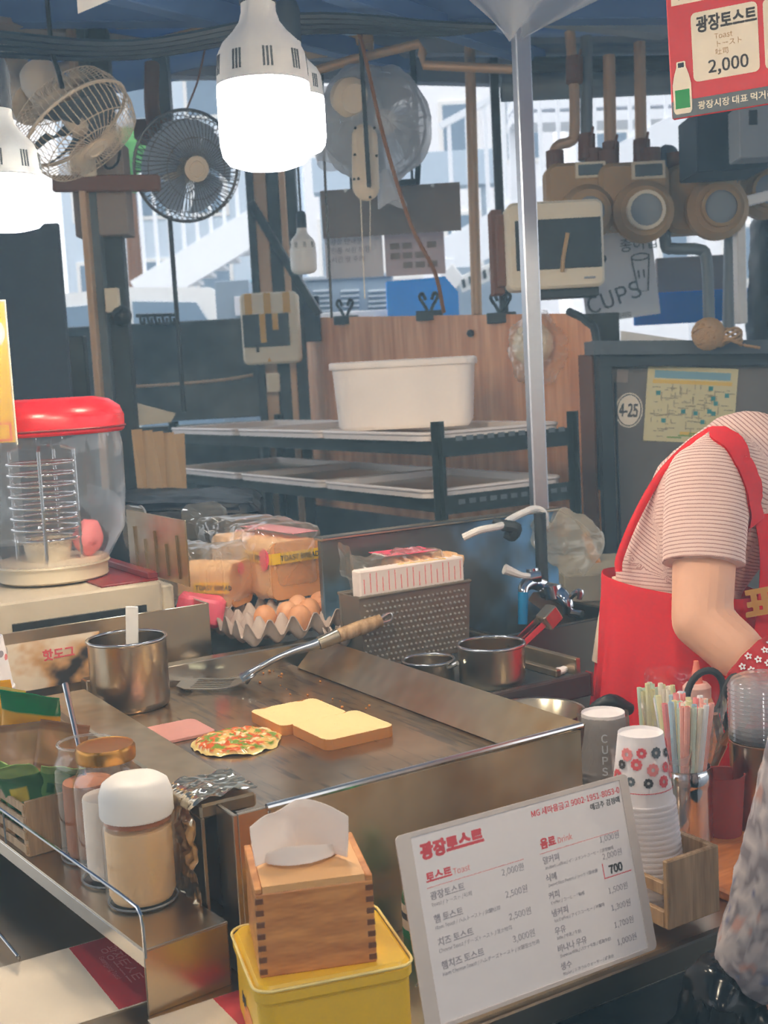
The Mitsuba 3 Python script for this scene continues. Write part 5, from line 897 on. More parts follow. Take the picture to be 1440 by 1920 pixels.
part(t, 'mark', ap(extrude_polygon(Polygon([(-.008, 0), (.008, 0), (0, .016)]), .001, engine='earcut'), M @ M4((-.01, -.1005, -h*.47), rx=90)), 'm_tape_y'); part(t, 'latch', ap(bx(-.055, -.045, -.108, -.1, -h*.33, -h*.24, .001), M), 'm_black')
t, M, w, h = ebox('meter_cabinet', 'wide cream meter cabinet with a dark glass window beside the aluminium post', 944, 389, 1118, 545, 3.45, -31, .12)
part(t, 'window', ap(bx(-w*.42, w*.47, -.125, -.118, -h*.28, h*.29, .002), M), 'm_window_dark', label='dark window'); part(t, 'hook', ap(tube([(w*.12, -.13, h*.12), (w*.06, -.13, -h*.18), (w*.05, -.13, -h*.32)], .006, 8), M), 'm_tan_metal', label='thin metal hook')
part(t, 'side_case', ap([bx(-w*.62, -w*.5, .0, .10, -h*.50, h*.5), bx(-w*.58, -w*.50, -.04, .02, -h*.42, h*.42)], M), 'm_rust'); part(t, 'lower_case', ap(bx(-w*.3, w*.46, -.08, .02, -h*.60, -h*.5), M), 'm_iron')
part(t, 'latch', ap(bx(w*.28, w*.40, -.123, -.119, -h*.41, -h*.385, .001), M), 'm_grey')
# steel columns behind the centre fan
cl = thing('steel_column', 'bundle of dark and rusty steel columns carrying the breaker box', 'column')
for x0, x1, D, m, dz in ((462, 476, 4.70, 'm_iron', .06), (476, 500, 4.72, 'm_pipe', .05), (500, 524, 4.73, 'm_iron', .06), (524, 536, 4.69, 'm_pipe', .05), (536, 556, 4.71, 'm_iron', .08)):
    part(cl, 'pipe' if m == 'm_pipe' else 'channel', wbox(x0+8, x1+8, 500, D, 0, 2.45, dz), m)
part(cl, 'diagonal_brace', bar(Dp(470, 380, 4.62), Dp(598, 590, 4.62), .03, .03), 'm_black'); part(cl, 'bracket_plate', fbx(556, 556, 600, 640, 4.74, .05), 'm_dark_blue'); part(cl, 'socket', fbx(500, 700, 524, 735, 4.66, .03), 'm_cream', label='cream wall socket')
# left posts, dark panels
lp = thing('steel_frame_post', 'grey steel frame post with switches at the left behind the big jar', 'post')
for x0, x1, D, m, z1 in ((166, 178, 3.55, 'm_pipe', 2.5), (178, 200, 3.6, 'm_grey_dark', 2.5), (202, 240, 3.65, 'm_iron', 2.5)): part(lp, 'upright', wbox(x0, x1, 600, D, .0, z1, .05), m)
part(lp, 'junction_box', fbx(135, 270, 235, 440, 3.56, .10), 'm_taupe', label='old junction box'); part(lp, 'switch', fbx(196, 540, 222, 585, 3.56, .03), 'm_cream'); part(lp, 'black_knob', ap(icosphere(3, .03), M4(Dp(228, 592, 3.58))), 'm_black'); part(lp, 'cable', tube([Dp(185, 280, 3.45), Dp(200, 315, 3.44), Dp(222, 300, 3.44), Dp(224, 240, 3.46)], .004, 6, 6), 'm_black')
part(lp, 'switch', fbx(150, 285, 178, 330, 3.49, .02), 'm_cream'); part(lp, 'cross_rail', bar(Dp(100, 345, 3.52), Dp(300, 343, 3.52), .03, .045), 'm_rust', label='rust-brown cross rail')
one('dark_screen', 'dark blue-black hanging sheet at the far left', 'screen', [fbx(-160, 430, 128, 900, 3.35, .02)], mat('screen_dark', (34, 44, 60), .5))
struct('wall_back', [fbx(128, 605, 492, 790, 4.84, .05, c=.004)], 'm_grime', label='stained dark steel wall low behind the rack')
struct('wall_back', [fbx(-160, 640, 175, 1100, 3.7, .04), wbox(-200, 490, 900, 4.95, 0, 1.30, .05), wbox(480, 1120, 700, 5.0, 0, 1.25, .05)], 'm_grime', label='dark base wall of the stall behind')
one('string_line', 'thin pale cord strung along the dark steel wall', 'cord', tube([Dp(250, 725, 4.82), Dp(330, 720, 4.82), Dp(420, 712, 4.82), Dp(474, 703, 4.82)], .007, 6, 4), 'm_pipe')
one('hanging_rod', 'thin dark rod hanging from the centre fan down to the rack', 'rod', cyl(Dp(318, 405, 3.9), Dp(345, 772, 3.95), .008, n=8), 'm_iron')
one('folded_sheet', 'bent cream sheet of metal low behind the big jar', 'panel', hull([Dp(228, 748, 3.9), Dp(330, 775, 3.95), Dp(320, 792, 3.95), Dp(240, 800, 3.9), Dp(228, 748, 3.93), Dp(330, 775, 3.98), Dp(320, 792, 3.98), Dp(240, 800, 3.93)]), 'm_cream')
cb = thing('folded_cardboard', 'folded brown cardboard standing between the big jar and the rack', 'cardboard')
for k in range(5): part(cb, 'flap', hull([Dp(246+20*k, 806+2*k, 3.30+.02*(k % 2)), Dp(266+20*k, 804+2*k, 3.30+.02*((k+1) % 2)), Dp(280+18*k, 960, 3.30), Dp(262+18*k, 960, 3.30), Dp(246+20*k, 806+2*k, 3.31+.02*(k % 2)), Dp(280+18*k, 960, 3.31)]), 'm_cardboard')
part(cb, 'stand', hull([Dp(262, 950, 3.33), Dp(352, 950, 3.33), Dp(262, 950, 3.40), Dp(352, 950, 3.40)]+[np.r_[Dp(262, 950, 3.33)[:2], 0], np.r_[Dp(352, 950, 3.40)[:2], 0]]), 'm_cardboard')
bbx = thing('covered_box', 'box under a black wrinkled plastic cover behind the ribbed panel', 'covered box')
pa = V(-.62, 2.62, 0); M = M4((V(-.44, 2.88, 0)), rz=-31+6); cov = rbox(-.27, .15, -.12, .30, .55, 1.195, .05).subdivide_to_size(.022); v = np.array(cov.vertices); n = np.array(cov.vertex_normals)
wr_ = meshkit.fbm(v*np.array([12, 26, 14.]), 4, 7)-.5; cov.vertices = v+n*(.035*wr_)[:, None]+np.c_[0*wr_, 0*wr_, np.where(v[:, 2] > 1.1, -.10*np.clip(v[:, 0]+.05, 0, 1)-.05*np.clip(-.05-v[:, 1], 0, 1), 0)]
part(bbx, 'cover', ap(cov, M), mat('cover_black', (20, 27, 40), .42, 0, .3), smooth=True); part(bbx, 'box', ap(bx(-.22, .11, -.08, .25, 0, .56), M), 'm_cardboard')
one('hook_row', 'row of small dark hooks on a bar at the top of the dark steel wall', 'hooks', [tube([Dp(x, 590, 4.6), Dp(x+3, 605, 4.6), Dp(x+9, 606, 4.6), Dp(x+8, 596, 4.6)], .006, 6, 3) for x in (262, 276, 290, 304, 318)]+[cyl(Dp(255, 592, 4.62), Dp(330, 590, 4.62), .007, n=8)], 'm_black', kind='stuff')
# ---------------------------------------------------------------- the neighbour stall at right
ns = thing('neighbour_counter', 'tall grey-brown counter of the next stall with a map and a number plate', 'counter'); D = 3.35
p0, p1 = Dp(1122, 650, D), Dp(1640, 700, D+.0); M = M4((p0[0], p0[1], 0), rz=-31); w = 1.0
def cfn(p, n, uv):
    g = fbm(p.x*5, p.y*5, p.z*2.2, 3); return mix(lin((74, 70, 68)).tolist(), lin((122, 114, 108)).tolist(), g)
mat('counter_brown', proc(cfn), .6)
part(ns, 'front_panel', ap(bx(.035, w, .03, .06, 0, 1.47), M), 'm_counter_brown'); part(ns, 'corner_post', ap(bx(.0, .035, .0, .05, 0, 1.45), M), 'm_iron')
part(ns, 'top', ap(hull([(-.02, -.04, 1.478), (w, -.04, 1.43), (w, .5, 1.43), (-.02, .5, 1.478), (-.02, -.04, 1.515), (w, -.04, 1.467), (w, .5, 1.467), (-.02, .5, 1.515)]), M), 'm_grey_dark', label='thick dark top'); part(ns, 'top_trim', ap(hull([(-.0, -.01, 1.445), (w, -.01, 1.40), (w, .04, 1.40), (0, .04, 1.445), (0, -.01, 1.48), (w, -.01, 1.435), (w, .04, 1.435), (0, .04, 1.48)]), M), 'm_iron')
part(ns, 'edge_strip', ap(bx(.045, .051, .024, .031, .2, 1.40), M), 'm_iron')
RT = lambda x, z: M @ M4((x, .028, z), ry=5.5)
pp_ = Dp(1303, 760, D); xl = (np.linalg.inv(M) @ np.r_[pp_, 1])[0]; zl = pp_[2]; PM = RT(xl, zl); pw, ph = 172*D/FOC, 143*D/FOC
mp = thing('map_poster', 'worn pale yellow map poster on the neighbour counter', 'poster'); part(mp, 'sheet', ap(bx(-pw/2, pw/2, -.002, 0, -ph/2, ph/2, .0005), PM), mat('map_paper', (216, 204, 156), .7))
part(mp, 'title_band', ap(bx(-pw*.42, pw*.42, -.0028, -.0018, ph*.34, ph*.44, .0002), PM), mat('map_blue', (130, 170, 182), .7)); part(mp, 'yellow_road', ap([bx(-pw*.44, pw*.44, -.0027, -.0018, ph*.27, ph*.32, .0002), bx(-pw*.1, pw*.35, -.0027, -.0018, -ph*.40, -ph*.36, .0002)], PM), mat('map_yellow', (226, 190, 90), .7))
g1, g2 = [], []
for i in range(11): x, z = rng.uniform(-.42, .42)*pw, rng.uniform(-.35, .2)*ph; g1.append(bx(x, x+.012, -.0029, -.0018, z, z+.012, .0002))
for i in range(120):
    x, z, l = rng.uniform(-.46, .40)*pw, rng.uniform(-.46, .24)*ph, rng.uniform(.004, .03); g2.append(bx(x, min(x+l, pw*.48), -.0028, -.0018, z, z+.0022, .0001) if i % 3 else bx(x, x+.002, -.0028, -.0018, z, min(z+l, ph*.27), .0001))
part(mp, 'teal_mark', ap(g1, PM), mat('map_teal', (60, 140, 140), .7), kind='stuff'); part(mp, 'street_print', ap(g2, PM), mat('map_grey', (150, 140, 110), .7), kind='stuff')
part(mp, 'green_print', ap([bx(-.06+.03*i, -.02+.03*i, -.0029, -.0018, -ph*.45+.006*(i % 3), -ph*.43+.006*(i % 3), .0002) for i in range(5)], PM), mat('map_green', (130, 160, 90), .7))
np_ = thing('number_plate', 'round cream number plate reading 4-25 left of the map', 'sign'); q = Dp(1186, 770, D); PM = RT((np.linalg.inv(M) @ np.r_[q, 1])[0], q[2])
part(np_, 'disc', ap(mv(extrude_polygon(affinity.scale(Point(0, 0).buffer(1), .038, .048), .002, engine='earcut'), rx=90), PM), 'm_paper_cream'); part(np_, 'ring', ap(mv(extrude_polygon(affinity.scale(Point(0, 0).buffer(1), .0345, .0445).difference(affinity.scale(Point(0, 0).buffer(1), .0315, .0415)), .0026, engine='earcut'), rx=90), PM), 'm_ink')
part(np_, 'lettering', ap(mv(ap(text('4-25', .024, .0028, 2), np.diag([.78, 1.4, 1, 1])), (-.028, -.0002, -.017), rx=90), PM), 'm_ink')
q = Dp(1172, 705, D); PM = RT((np.linalg.inv(M) @ np.r_[q, 1])[0], q[2]); one('faded_sticker', 'faded reddish sticker above the number plate', 'sticker', ap(bx(-.016, .016, -.0012, 0, -.018, .018, .0003), PM), 'm_taupe')
sb = thing('string_ball', 'ball of tan string on the neighbour counter', 'string'); ball = []
c0 = Dp(1328, 626, 3.25); 
for i in range(26):
    u_ = rng.normal(size=3); u_ /= np.linalg.norm(u_); a_ = np.cross(u_, [.3, .5, .8]); a_ /= np.linalg.norm(a_); b_ = np.cross(u_, a_); ball.append(tube([c0+(a_*math.cos(t)+b_*math.sin(t))*.040+u_*rng.uniform(-.008, .008) for t in np.linspace(0, 6.28, 22, endpoint=False)], .0042, 5, closed=True))
part(sb, 'windings', ball, mat('string', (180, 144, 104), .9), smooth=True); part(sb, 'core', icosphere(3, .037).apply_translation(c0), 'm_string', smooth=True)
c1 = Dp(1370, 634, 3.25); part(sb, 'loose_coil', [tube([c1+arr(.035*math.cos(t)*1, .02*math.sin(t), .008*math.sin(2*t+k)-.012+.006*k) for t in np.linspace(0, 6.28, 18, endpoint=False)], .004, 5, closed=True) for k in range(6)]+[tube([c1+arr(.03, -.02, -.02), Dp(1400, 648, 3.2), Dp(1425, 652, 3.2)], .004, 5, 4)], 'm_string', smooth=True)
wt_ = one('white_tray', 'white cloth tray end on the neighbour counter', 'tray', hull([Dp(1164, 655, 3.5), Dp(1164, 620, 3.5), Dp(1300, 655, 3.5), Dp(1300, 640, 3.5), Dp(1164, 655, 3.75), Dp(1300, 648, 3.75), Dp(1168, 622, 3.7)]), 'm_white')
one('dark_case', 'black case between the plywood board and the white tray', 'case', fbx(1070, 588, 1162, 660, 3.6, .2), 'm_black')
cp = thing('cups_poster', 'grey handwritten poster reading CUPS with a drawn cup', 'poster'); D = 3.8; p = Dp(1158, 500, D); PM = M4(p, rz=-31, ry=-5); w, h = 140*D/FOC, 195*D/FOC
part(cp, 'sheet', ap(bx(-w/2, w/2, 0, .004, -h/2, h/2, .0005), PM), mat('poster_grey', (226, 228, 232), .7)); part(cp, 'lettering', [ap(text('CUPS', .050, .001, 0), PM @ M4((-.105, -.001, -.135), rx=90) @ M4(rz=12)), ap(text('종이컵', .032, .001, 0), PM @ M4((.012, -.001, .045), rx=90)), ap(text('종이컵', .012, .001, 0), PM @ M4((-.02, -.001, -.155), rx=90))], 'm_grey_dark')
part(cp, 'drawn_cup', [ap(tube(q_, .0022, 6), PM) for q_ in ([(.045, -.002, .02), (.055, -.002, -.085), (.085, -.002, -.085), (.10, -.002, .02)], [(.045+.0275*(1+math.cos(t))*1.0, -.002, .02+.010*math.sin(t)) for t in np.linspace(0, 6.28, 20)], [(.062, -.002, -.045), (.062, -.002, -.02)], [(.078, -.002, -.045), (.078, -.002, -.02)])], 'm_grey_dark')
part(cp, 'drawn_flower', [ap(ap(icosphere(1, .014), np.diag([1, .1, 1, 1])), PM @ M4((-.075+.03*math.cos(a), -.002, .03+.022*math.sin(a)))) for a in np.linspace(0, 5.2, 5)], 'm_dark_blue')
one('blue_tarp_wall', 'blue plastic sheet behind the pipes at right', 'sheet', fbx(1190, 545, 1420, 604, 4.3, .03), 'm_blue_dark'); one('beige_board', 'grey-beige board behind the pipes at right', 'board', fbx(1232, 480, 1400, 552, 4.4, .03), 'm_taupe')
fr = thing('doorway', 'white metal door frame with dark goods in it at the right edge', 'frame'); part(fr, 'post', fbx(1383, 372, 1400, 605, 3.7, .05), 'm_white'); part(fr, 'top_bar', bar(Dp(1383, 382, 3.7), Dp(1460, 362, 3.7), .05, .03), 'm_white')
one('dark_coat', 'dark coat hanging at the right edge', 'coat', ap(rough3(hull(np.vstack([icosphere(3, .07).vertices+arr(0, 0, .14), icosphere(3, .12).vertices+arr(.03, 0, -.22)])).subdivide_to_size(.03), .05, 9, 3), M4(Dp(1450, 510, 4.15), rz=-31)), 'm_black', smooth=True)
# ---------------------------------------------------------------- gas pipes and meters at right
def pipe(lab, pts, r, m, sm=1, name='gas_pipe'): return one(name, lab, 'pipe', tube([Dp(*p) for p in pts], r, 12, sm) if sm > 1 else tube([Dp(*p) for p in pts], r, 12), m, smooth=True)
pipe('slim tan gas pipe elbowed into the first gas meter', [(1068, 60, 3.7), (1076, 150, 3.7), (1077, 245, 3.7), (1070, 265, 3.7), (1048, 272, 3.7), (1038, 290, 3.7), (1037, 335, 3.7)], .016, 'm_pipe', 5)
pipe('grey gas pipe with a valve into the first gas meter', [(1099, 70, 3.72), (1100, 330, 3.72)], .019, 'm_pipe_grey'); pipe('tan gas pipe into the second gas meter', [(1142, 105, 3.72), (1145, 330, 3.72)], .019, 'm_pipe'); pipe('tan gas pipe right of the second gas meter', [(1199, 80, 3.72), (1203, 330, 3.72)], .018, 'm_pipe')
pipe('long upright tan pipe left of the meter cabinet', [(880, 70, 3.9), (886, 300, 3.9), (894, 590, 3.9)], .017, 'm_pipe'); pipe('grey pipe bent like a hook at the third gas meter', [(1268, 330, 3.75), (1262, 290, 3.75), (1250, 283, 3.75), (1243, 300, 3.75), (1247, 450, 3.75), (1262, 466, 3.75), (1310, 468, 3.75), (1325, 490, 3.75), (1330, 620, 3.75)], .018, 'm_pipe_grey', 5)
pipe('upright grey pipe at the right of the third meter', [(1372, 310, 3.8), (1366, 620, 3.8)], .020, 'm_pipe_grey'); pipe('wide grey-blue duct under the roof at right', [(940, 165, 4.0), (1500, 140, 4.0)], .045, 'm_pipe_grey', name='duct'); pipe('tan pipe sloping under the roof at the left', [(110, 128, 3.9), (300, 80, 3.7), (440, 42, 3.6)], .017, 'm_pipe'); pipe('tan pipe sloping behind the lamp to a rusty joint', [(560, 142, 3.6), (660, 112, 3.6), (785, 82, 3.6), (792, 100, 3.6), (795, 122, 3.6), (960, 130, 3.6)], .014, 'm_pipe')
pipe('dark pipe under the roof above the gas meters', [(960, 122, 3.9), (1300, 118, 3.9)], .025, 'm_iron'); pipe('second dark pipe above the duct', [(960, 95, 4.1), (1300, 90, 4.1)], .02, 'm_pipe_grey')
for q, (x, y, D, lb) in enumerate([(1077, 130, 3.68, 'first'), (1100, 275, 3.7, 'second'), (1145, 290, 3.7, 'third'), (1203, 285, 3.7, 'fourth')]):
    one('pipe_valve', f'dark pipe joint, {lb} from the left above the gas meters', 'valve', [cyl(Dp(x, y-22, D), Dp(x, y+25, D), .026, n=12), bar(Dp(x+6, y-5, D-.03), Dp(x+12, y-38, D-.03), .012, .008)], 'm_rust')
def gas_meter(lab, x, y, D, s, dial):
    t = thing('gas_meter', lab, 'gas meter'); M = M4(Dp(x, y, D), rz=-31)
    part(t, 'case', ap(mv(rbox(-.09*s, .09*s, -.085*s, .085*s, 0, .10, .03*s), rx=90), M), 'm_tan_metal'); part(t, 'cover', ap(mv(lathe([(0, 0), (.078*s, 0), (.078*s, .03), (.062*s, .05), (0, .055)], n=32), (dial[0]*s, -.10, dial[1]*s), rx=90), M), 'm_tan_metal', smooth=40, label='round front cover')
    part(t, 'dial_ring' if dial[0] != .03 else 'dial_band', ap(mv(revolve([(.040*s, 0), (.049*s, 0), (.049*s, .02), (.040*s, .02)], sections=32), (dial[0]*s, -.150, dial[1]*s), rx=90), M), 'm_cream' if dial[0] == .015 else 'm_tan_metal'); part(t, 'dial', ap(mv(lathe([(0, 0), (.041*s, 0), (.041*s, .01), (0, .01)], n=28), (dial[0]*s, -.150, dial[1]*s), rx=90), M), 'm_grey', label='grey dial')
    part(t, 'counter_window', ap([bx(-.0*s, .07*s, -.112, -.10, .045*s, .075*s, .002)], M), 'm_grey_dark'); part(t, 'counter_frame', ap(bx(-.008*s, .078*s, -.108, -.099, .038*s, .083*s, .002), M), 'm_cream'); [part(t, 'stub', ap(mv(lathe([(0, 0), (.026*s, 0), (.026*s, .05), (0, .05)], n=16), (x_*s, -.04, .08*s)), M), 'm_rust') for x_ in (-.055, .055)]
gas_meter('gas meter just above the wide meter cabinet', 1075, 370, 3.75, 1.05, (.02, -.06)); gas_meter('gas meter with a large pale dial above the CUPS poster', 1178, 375, 3.72, 1.15, (.015, -.045)); gas_meter('brown gas meter inside the hooked grey pipe', 1302, 380, 3.8, 1.2, (.03, -.03)); gas_meter('gas meter at the far right behind the white frame', 1412, 350, 3.95, 1.1, (.0, -.03))
one('perforated_post', 'black slotted post left of the aluminium post', 'post', wbox(930, 946, 400, 4.0, 0, 2.45, .03), 'm_black')
# ---------------------------------------------------------------- fans
def fan(name, lab, c, axis, r, mats, depth=.055, wires=56, blades=5, bm='m_acrylic'):
    """a wire-guarded fan; c the middle of the guard, axis the way the air goes"""
    t = thing(name, lab, 'fan'); a = np.array(axis, float); a /= np.linalg.norm(a); x = np.cross(a, [0, 0, 1]); x /= np.linalg.norm(x); y = np.cross(x, a); R = np.eye(4); R[:3, 0], R[:3, 1], R[:3, 2], R[:3, 3] = x, y, a, c
    w, ring = [], lambda rr_, z, th: tube([(rr_*math.cos(q), rr_*math.sin(q), z) for q in np.linspace(0, 6.2832, 56, endpoint=False)], th, 6, closed=True)
    for s, dp in ((1, depth), (-1, depth*.9)):
        for i in range(wires):
            q = 6.2832*i/wires; w.append(tube([(rr_*math.cos(q+tw), rr_*math.sin(q+tw), s*zz) for rr_, zz, tw in ((r*.22, dp, .25*s), (r*.55, dp, .12*s), (r*.88, dp*.86, .02), (r*.97, dp*.45, 0), (r, 0, 0))], .0015 if s > 0 else .0015, 4))
        w += [ring(r*.55, s*dp, .0014), ring(r*.88, s*dp*.86, .0014)]
    part(t, 'guard', ap(w, R), mats[0], smooth=True, label='wire guard'); part(t, 'guard_band', ap(ring(r, 0, .005), R), mats[0], smooth=True); part(t, 'badge', ap(lathe([(0, depth-.004), (r*.23, depth-.004), (r*.23, depth+.006), (r*.15, depth+.010), (r*.13, depth+.006), (0, depth+.006)], n=32), R), mats[1], smooth=40, label='round centre badge')
    for i in range(blades):
        def bl(u, v, i=i):
            q = 6.2832*i/blades+(u-.5)*(.95+.25*v)+.35*v; rr_ = r*(.16+.68*v); return np.stack([rr_*np.cos(q), rr_*np.sin(q), -.022+.044*u], -1)
        part(t, 'blade', ap(grid(bl, 14, 12, .0015), R), bm, smooth=True)
    part(t, 'hub', ap(lathe([(0, -.025), (r*.17, -.025), (r*.17, .02), (r*.12, .03), (0, .03)], n=28), R), mats[1], smooth=40); part(t, 'motor', ap(lathe([(0, -.19), (r*.26, -.19), (r*.36, -.16), (r*.38, -.075), (r*.30, -.05), (0, -.05)], n=32), R), mats[1], smooth=40, label='motor housing')
    return t, R
vr, vu, vf = np.array([math.cos(YAW), -math.sin(YAW), 0]), np.array([0, 0, 1.]), np.array([math.sin(YAW), math.cos(YAW), 0])
mat('fan_cream', (214, 196, 172), .45); mat('fan_blue', (170, 186, 205), .3); mat('guard_wire', (120, 118, 118), .4, .6); scene['m_blade'] = {'type': 'principledthin', 'base_color': rgb((196, 204, 214)), 'roughness': .2, 'diff_trans': 1.2}
t, R = fan('wall_fan', 'cream wall fan seen from the side at the top left', Dp(142, 232, 3.25), vr*.57-vu*.80-vf*.14, .158, ('m_fan_cream', 'm_fan_cream'), .085, 54, 5, 'm_grey_dark')
part(t, 'arm', tube([Dp(60, 195, 3.32), Dp(20, 160, 3.4), Dp(25, 60, 3.6)], [.06, .065, .03], 14, 4), 'm_fan_cream', label='cream motor arm'); part(t, 'ceiling_bracket', cyl(Dp(30, 70, 3.7), Dp(30, 70, 3.7)*[1, 1, 0]+arr(0, 0, 2.6), .02), 'm_iron')
t, R = fan('wall_fan', 'fan with a dark wire guard and round badge left of the big lamp', Dp(350, 312, 3.75), vr*.45-vu*.25-vf*.85, .165, ('m_guard_wire', 'm_fan_cream'), .085, 64, 5, 'm_blade')
part(t, 'arm', tube([Dp(340, 290, 3.92), Dp(300, 262, 3.95), Dp(285, 200, 3.98), Dp(285, 120, 4.0)], [.03, .028, .025, .025], 12, 4), 'm_rust', label='bracket arm')
hb = thing('fan_bracket', 'rusty box bracket on a grey post above the dark wire fan', 'bracket'); part(hb, 'post', fbx(287, 60, 316, 235, 4.15, .06), 'm_grey_dark'); part(hb, 'post_edge', fbx(284, 138, 292, 212, 4.12, .02), 'm_cream'); part(hb, 'box', fbx(250, 222, 320, 258, 4.1, .12), 'm_rust')
# the wrapped fan
t, R = fan('wrapped_fan', 'fan packed in milky plastic on a black bracket in the middle', Dp(708, 232, 3.55), vr*.42-vu*.10-vf*.9, .155, ('m_fan_blue', 'm_white'), .05, 36, 4, 'm_blade')
def wrap(u, v):
    a, b = u*2*np.pi, (v-.5)*np.pi; r = .172+.02*(meshkit.fbm(np.stack([np.cos(a)*2, np.sin(a)*2, v*3], -1), 3, 8)-.5)*2; z = .098*np.sin(b); q = r*np.cos(b)**.45; P = np.stack([q*np.cos(a), q*np.sin(a), z-.02], -1)
    P = P+((meshkit.fbm(P*22+3, 3, 3)-.5)*.02)[..., None]; return np.einsum('ij,...j->...i', R[:3, :3], P)+R[:3, 3]
part(t, 'plastic_wrap', grid(wrap, 72, 40), 'm_film_milky', smooth=True, label='milky plastic wrap')
part(t, 'wrap_tail', [grid(lambda u, v: Dp(720, 325, 3.50)+vr*((.022+.02*v)*np.cos(u*6.283)+.02*v)[..., None]+vf*(.02*np.sin(u*6.283))[..., None]-vu*(.09*v+.01*np.sin(u*14))[..., None], 24, 12), grid(lambda u, v: Dp(632, 230, 3.55)+vr*((.075)*np.cos(u*6.283)+.03*v-.02)[..., None]+vf*(.05*np.sin(u*6.283))[..., None]+vu*(.10-.22*v+.01*np.sin(u*14))[..., None], 40, 20)], 'm_film_milky', smooth=True)
part(t, 'neck', mv(hull(np.vstack([icosphere(2, .04).vertices*[1, .6, 1]+Dp(684, 260, 3.40), icosphere(2, .042).vertices*[1, .6, 1]+Dp(686, 348, 3.40)]))), 'm_fan_cream', smooth=40, label='long cream neck with screws'); part(t, 'bracket', bar(Dp(678, 110, 3.34), Dp(692, 348, 3.30), .034, .012), 'm_iron', label='black flat bracket'); part(t, 'ceiling_bracket', bar(Dp(678, 112, 3.34), np.r_[Dp(678, 112, 3.34)[:2], 2.6], .034, .012), 'm_iron')
part(t, 'cap', ap(lathe([(0, 0), (.05, 0), (.055, .03), (.04, .05), (0, .05)], n=28), M4(Dp(648, 180, 3.45), rx=110)), 'm_fan_cream'); part(t, 'screw', [ap(icosphere(1, .004), M4(Dp(x, y, 3.335))) for x, y in ((666, 240), (702, 240), (665, 290), (706, 292), (664, 336), (672, 335), (694, 370))], 'm_black')
part(t, 'pull_cord', [tube([Dp(676, 372, 3.4), Dp(684, 560, 3.4)], .0016, 5), tube([Dp(694, 372, 3.4), Dp(694, 470, 3.4)], .0012, 5)], 'm_cream')
one('hanging_cable', 'brown cable curving down from the roof past the wrapped fan', 'cable', tube([Dp(535, 45, 3.2), Dp(650, 52, 3.25), Dp(672, 62, 3.25), Dp(690, 130, 3.25), Dp(720, 260, 3.25), Dp(770, 420, 3.25), Dp(815, 510, 3.3), Dp(832, 585, 3.4)], .0055, 8, 6), 'm_brown'); one('thin_cable', 'thin straight black cable hanging left of the wrapped fan', 'cable', tube([Dp(604, 130, 3.6), Dp(608, 300, 3.6), Dp(622, 596, 3.7)], .004, 6), 'm_black'); one('left_cable', 'short black cable hanging from the roof above the side-on fan', 'cable', tube([np.r_[Dp(95, 75, 3.0)[:2], 2.6], Dp(95, 75, 3.0), Dp(108, 130, 3.0), Dp(117, 165, 3.0)], .006, 6, 4), 'm_black'); one('red_wire', 'thin red wire tied to the dark wire fan', 'wire', tube([Dp(386, 85, 3.7), Dp(376, 130, 3.7), Dp(368, 160, 3.7), Dp(350, 205, 3.7)], .003, 6, 4), 'm_rust')
tb_ = thing('hanging_board', 'plain taupe board hanging on a bracket under the wrapped fan', 'board'); part(tb_, 'sheet', hull([Dp(600, 358, 4.3), Dp(862, 341, 4.2), Dp(865, 432, 4.2), Dp(606, 448, 4.3), Dp(600, 358, 4.32), Dp(862, 341, 4.22), Dp(865, 432, 4.22), Dp(606, 448, 4.32)]), 'm_taupe'); part(tb_, 'bracket', [bar(Dp(735, 344, 4.2), Dp(786, 340, 4.2), .02, .02), bar(Dp(782, 345, 4.2), Dp(784, 312, 4.2), .02, .02), bar(Dp(784, 314, 4.2), np.r_[Dp(784, 314, 4.2)[:2], 2.55], .02, .02)], 'm_iron'); part(tb_, 'rivet', [ap(icosphere(1, .006), M4(Dp(x, y, 4.2))) for x, y in ((648, 357), (811, 348))], 'm_white')
n1 = thing('notice_sheet', 'white notice with rows of print under the taupe board', 'notice'); part(n1, 'sheet', fbx(610, 440, 718, 520, 4.5, .004), 'm_paper'); M = face(Dp(664, 480, 4.495)); part(n1, 'lettering', [ap(text(s, .018, .0008), M @ M4((-.085, 0, .045-.032*i), rx=90)) for i, s in enumerate(('광장 안내문', '전통 시장 이용', '시간 및 주의'))], 'm_ink_light'); part(n1, 'bracket', bar(Dp(664, 445, 4.52), np.r_[Dp(664, 445, 4.52)[:2], 2.6], .02, .01), 'm_iron')
n2 = thing('notice_sheet', 'clear framed picture sheet right of the printed notice', 'notice'); part(n2, 'sheet', fbx(722, 436, 834, 515, 4.5, .004), mat('picture_pink', (206, 190, 196), .6)); M = face(Dp(778, 476, 4.495)); part(n2, 'picture', [ap(bx(-.09+.045*i, -.055+.045*i, -.001, 0, -.05+.035*j, -.028+.035*j, .0002), M) for i in range(4) for j in range(3) if (i+j) % 4], 'm_taupe'); part(n2, 'bracket', bar(Dp(778, 440, 4.52), np.r_[Dp(778, 440, 4.52)[:2], 2.6], .02, .01), 'm_iron')
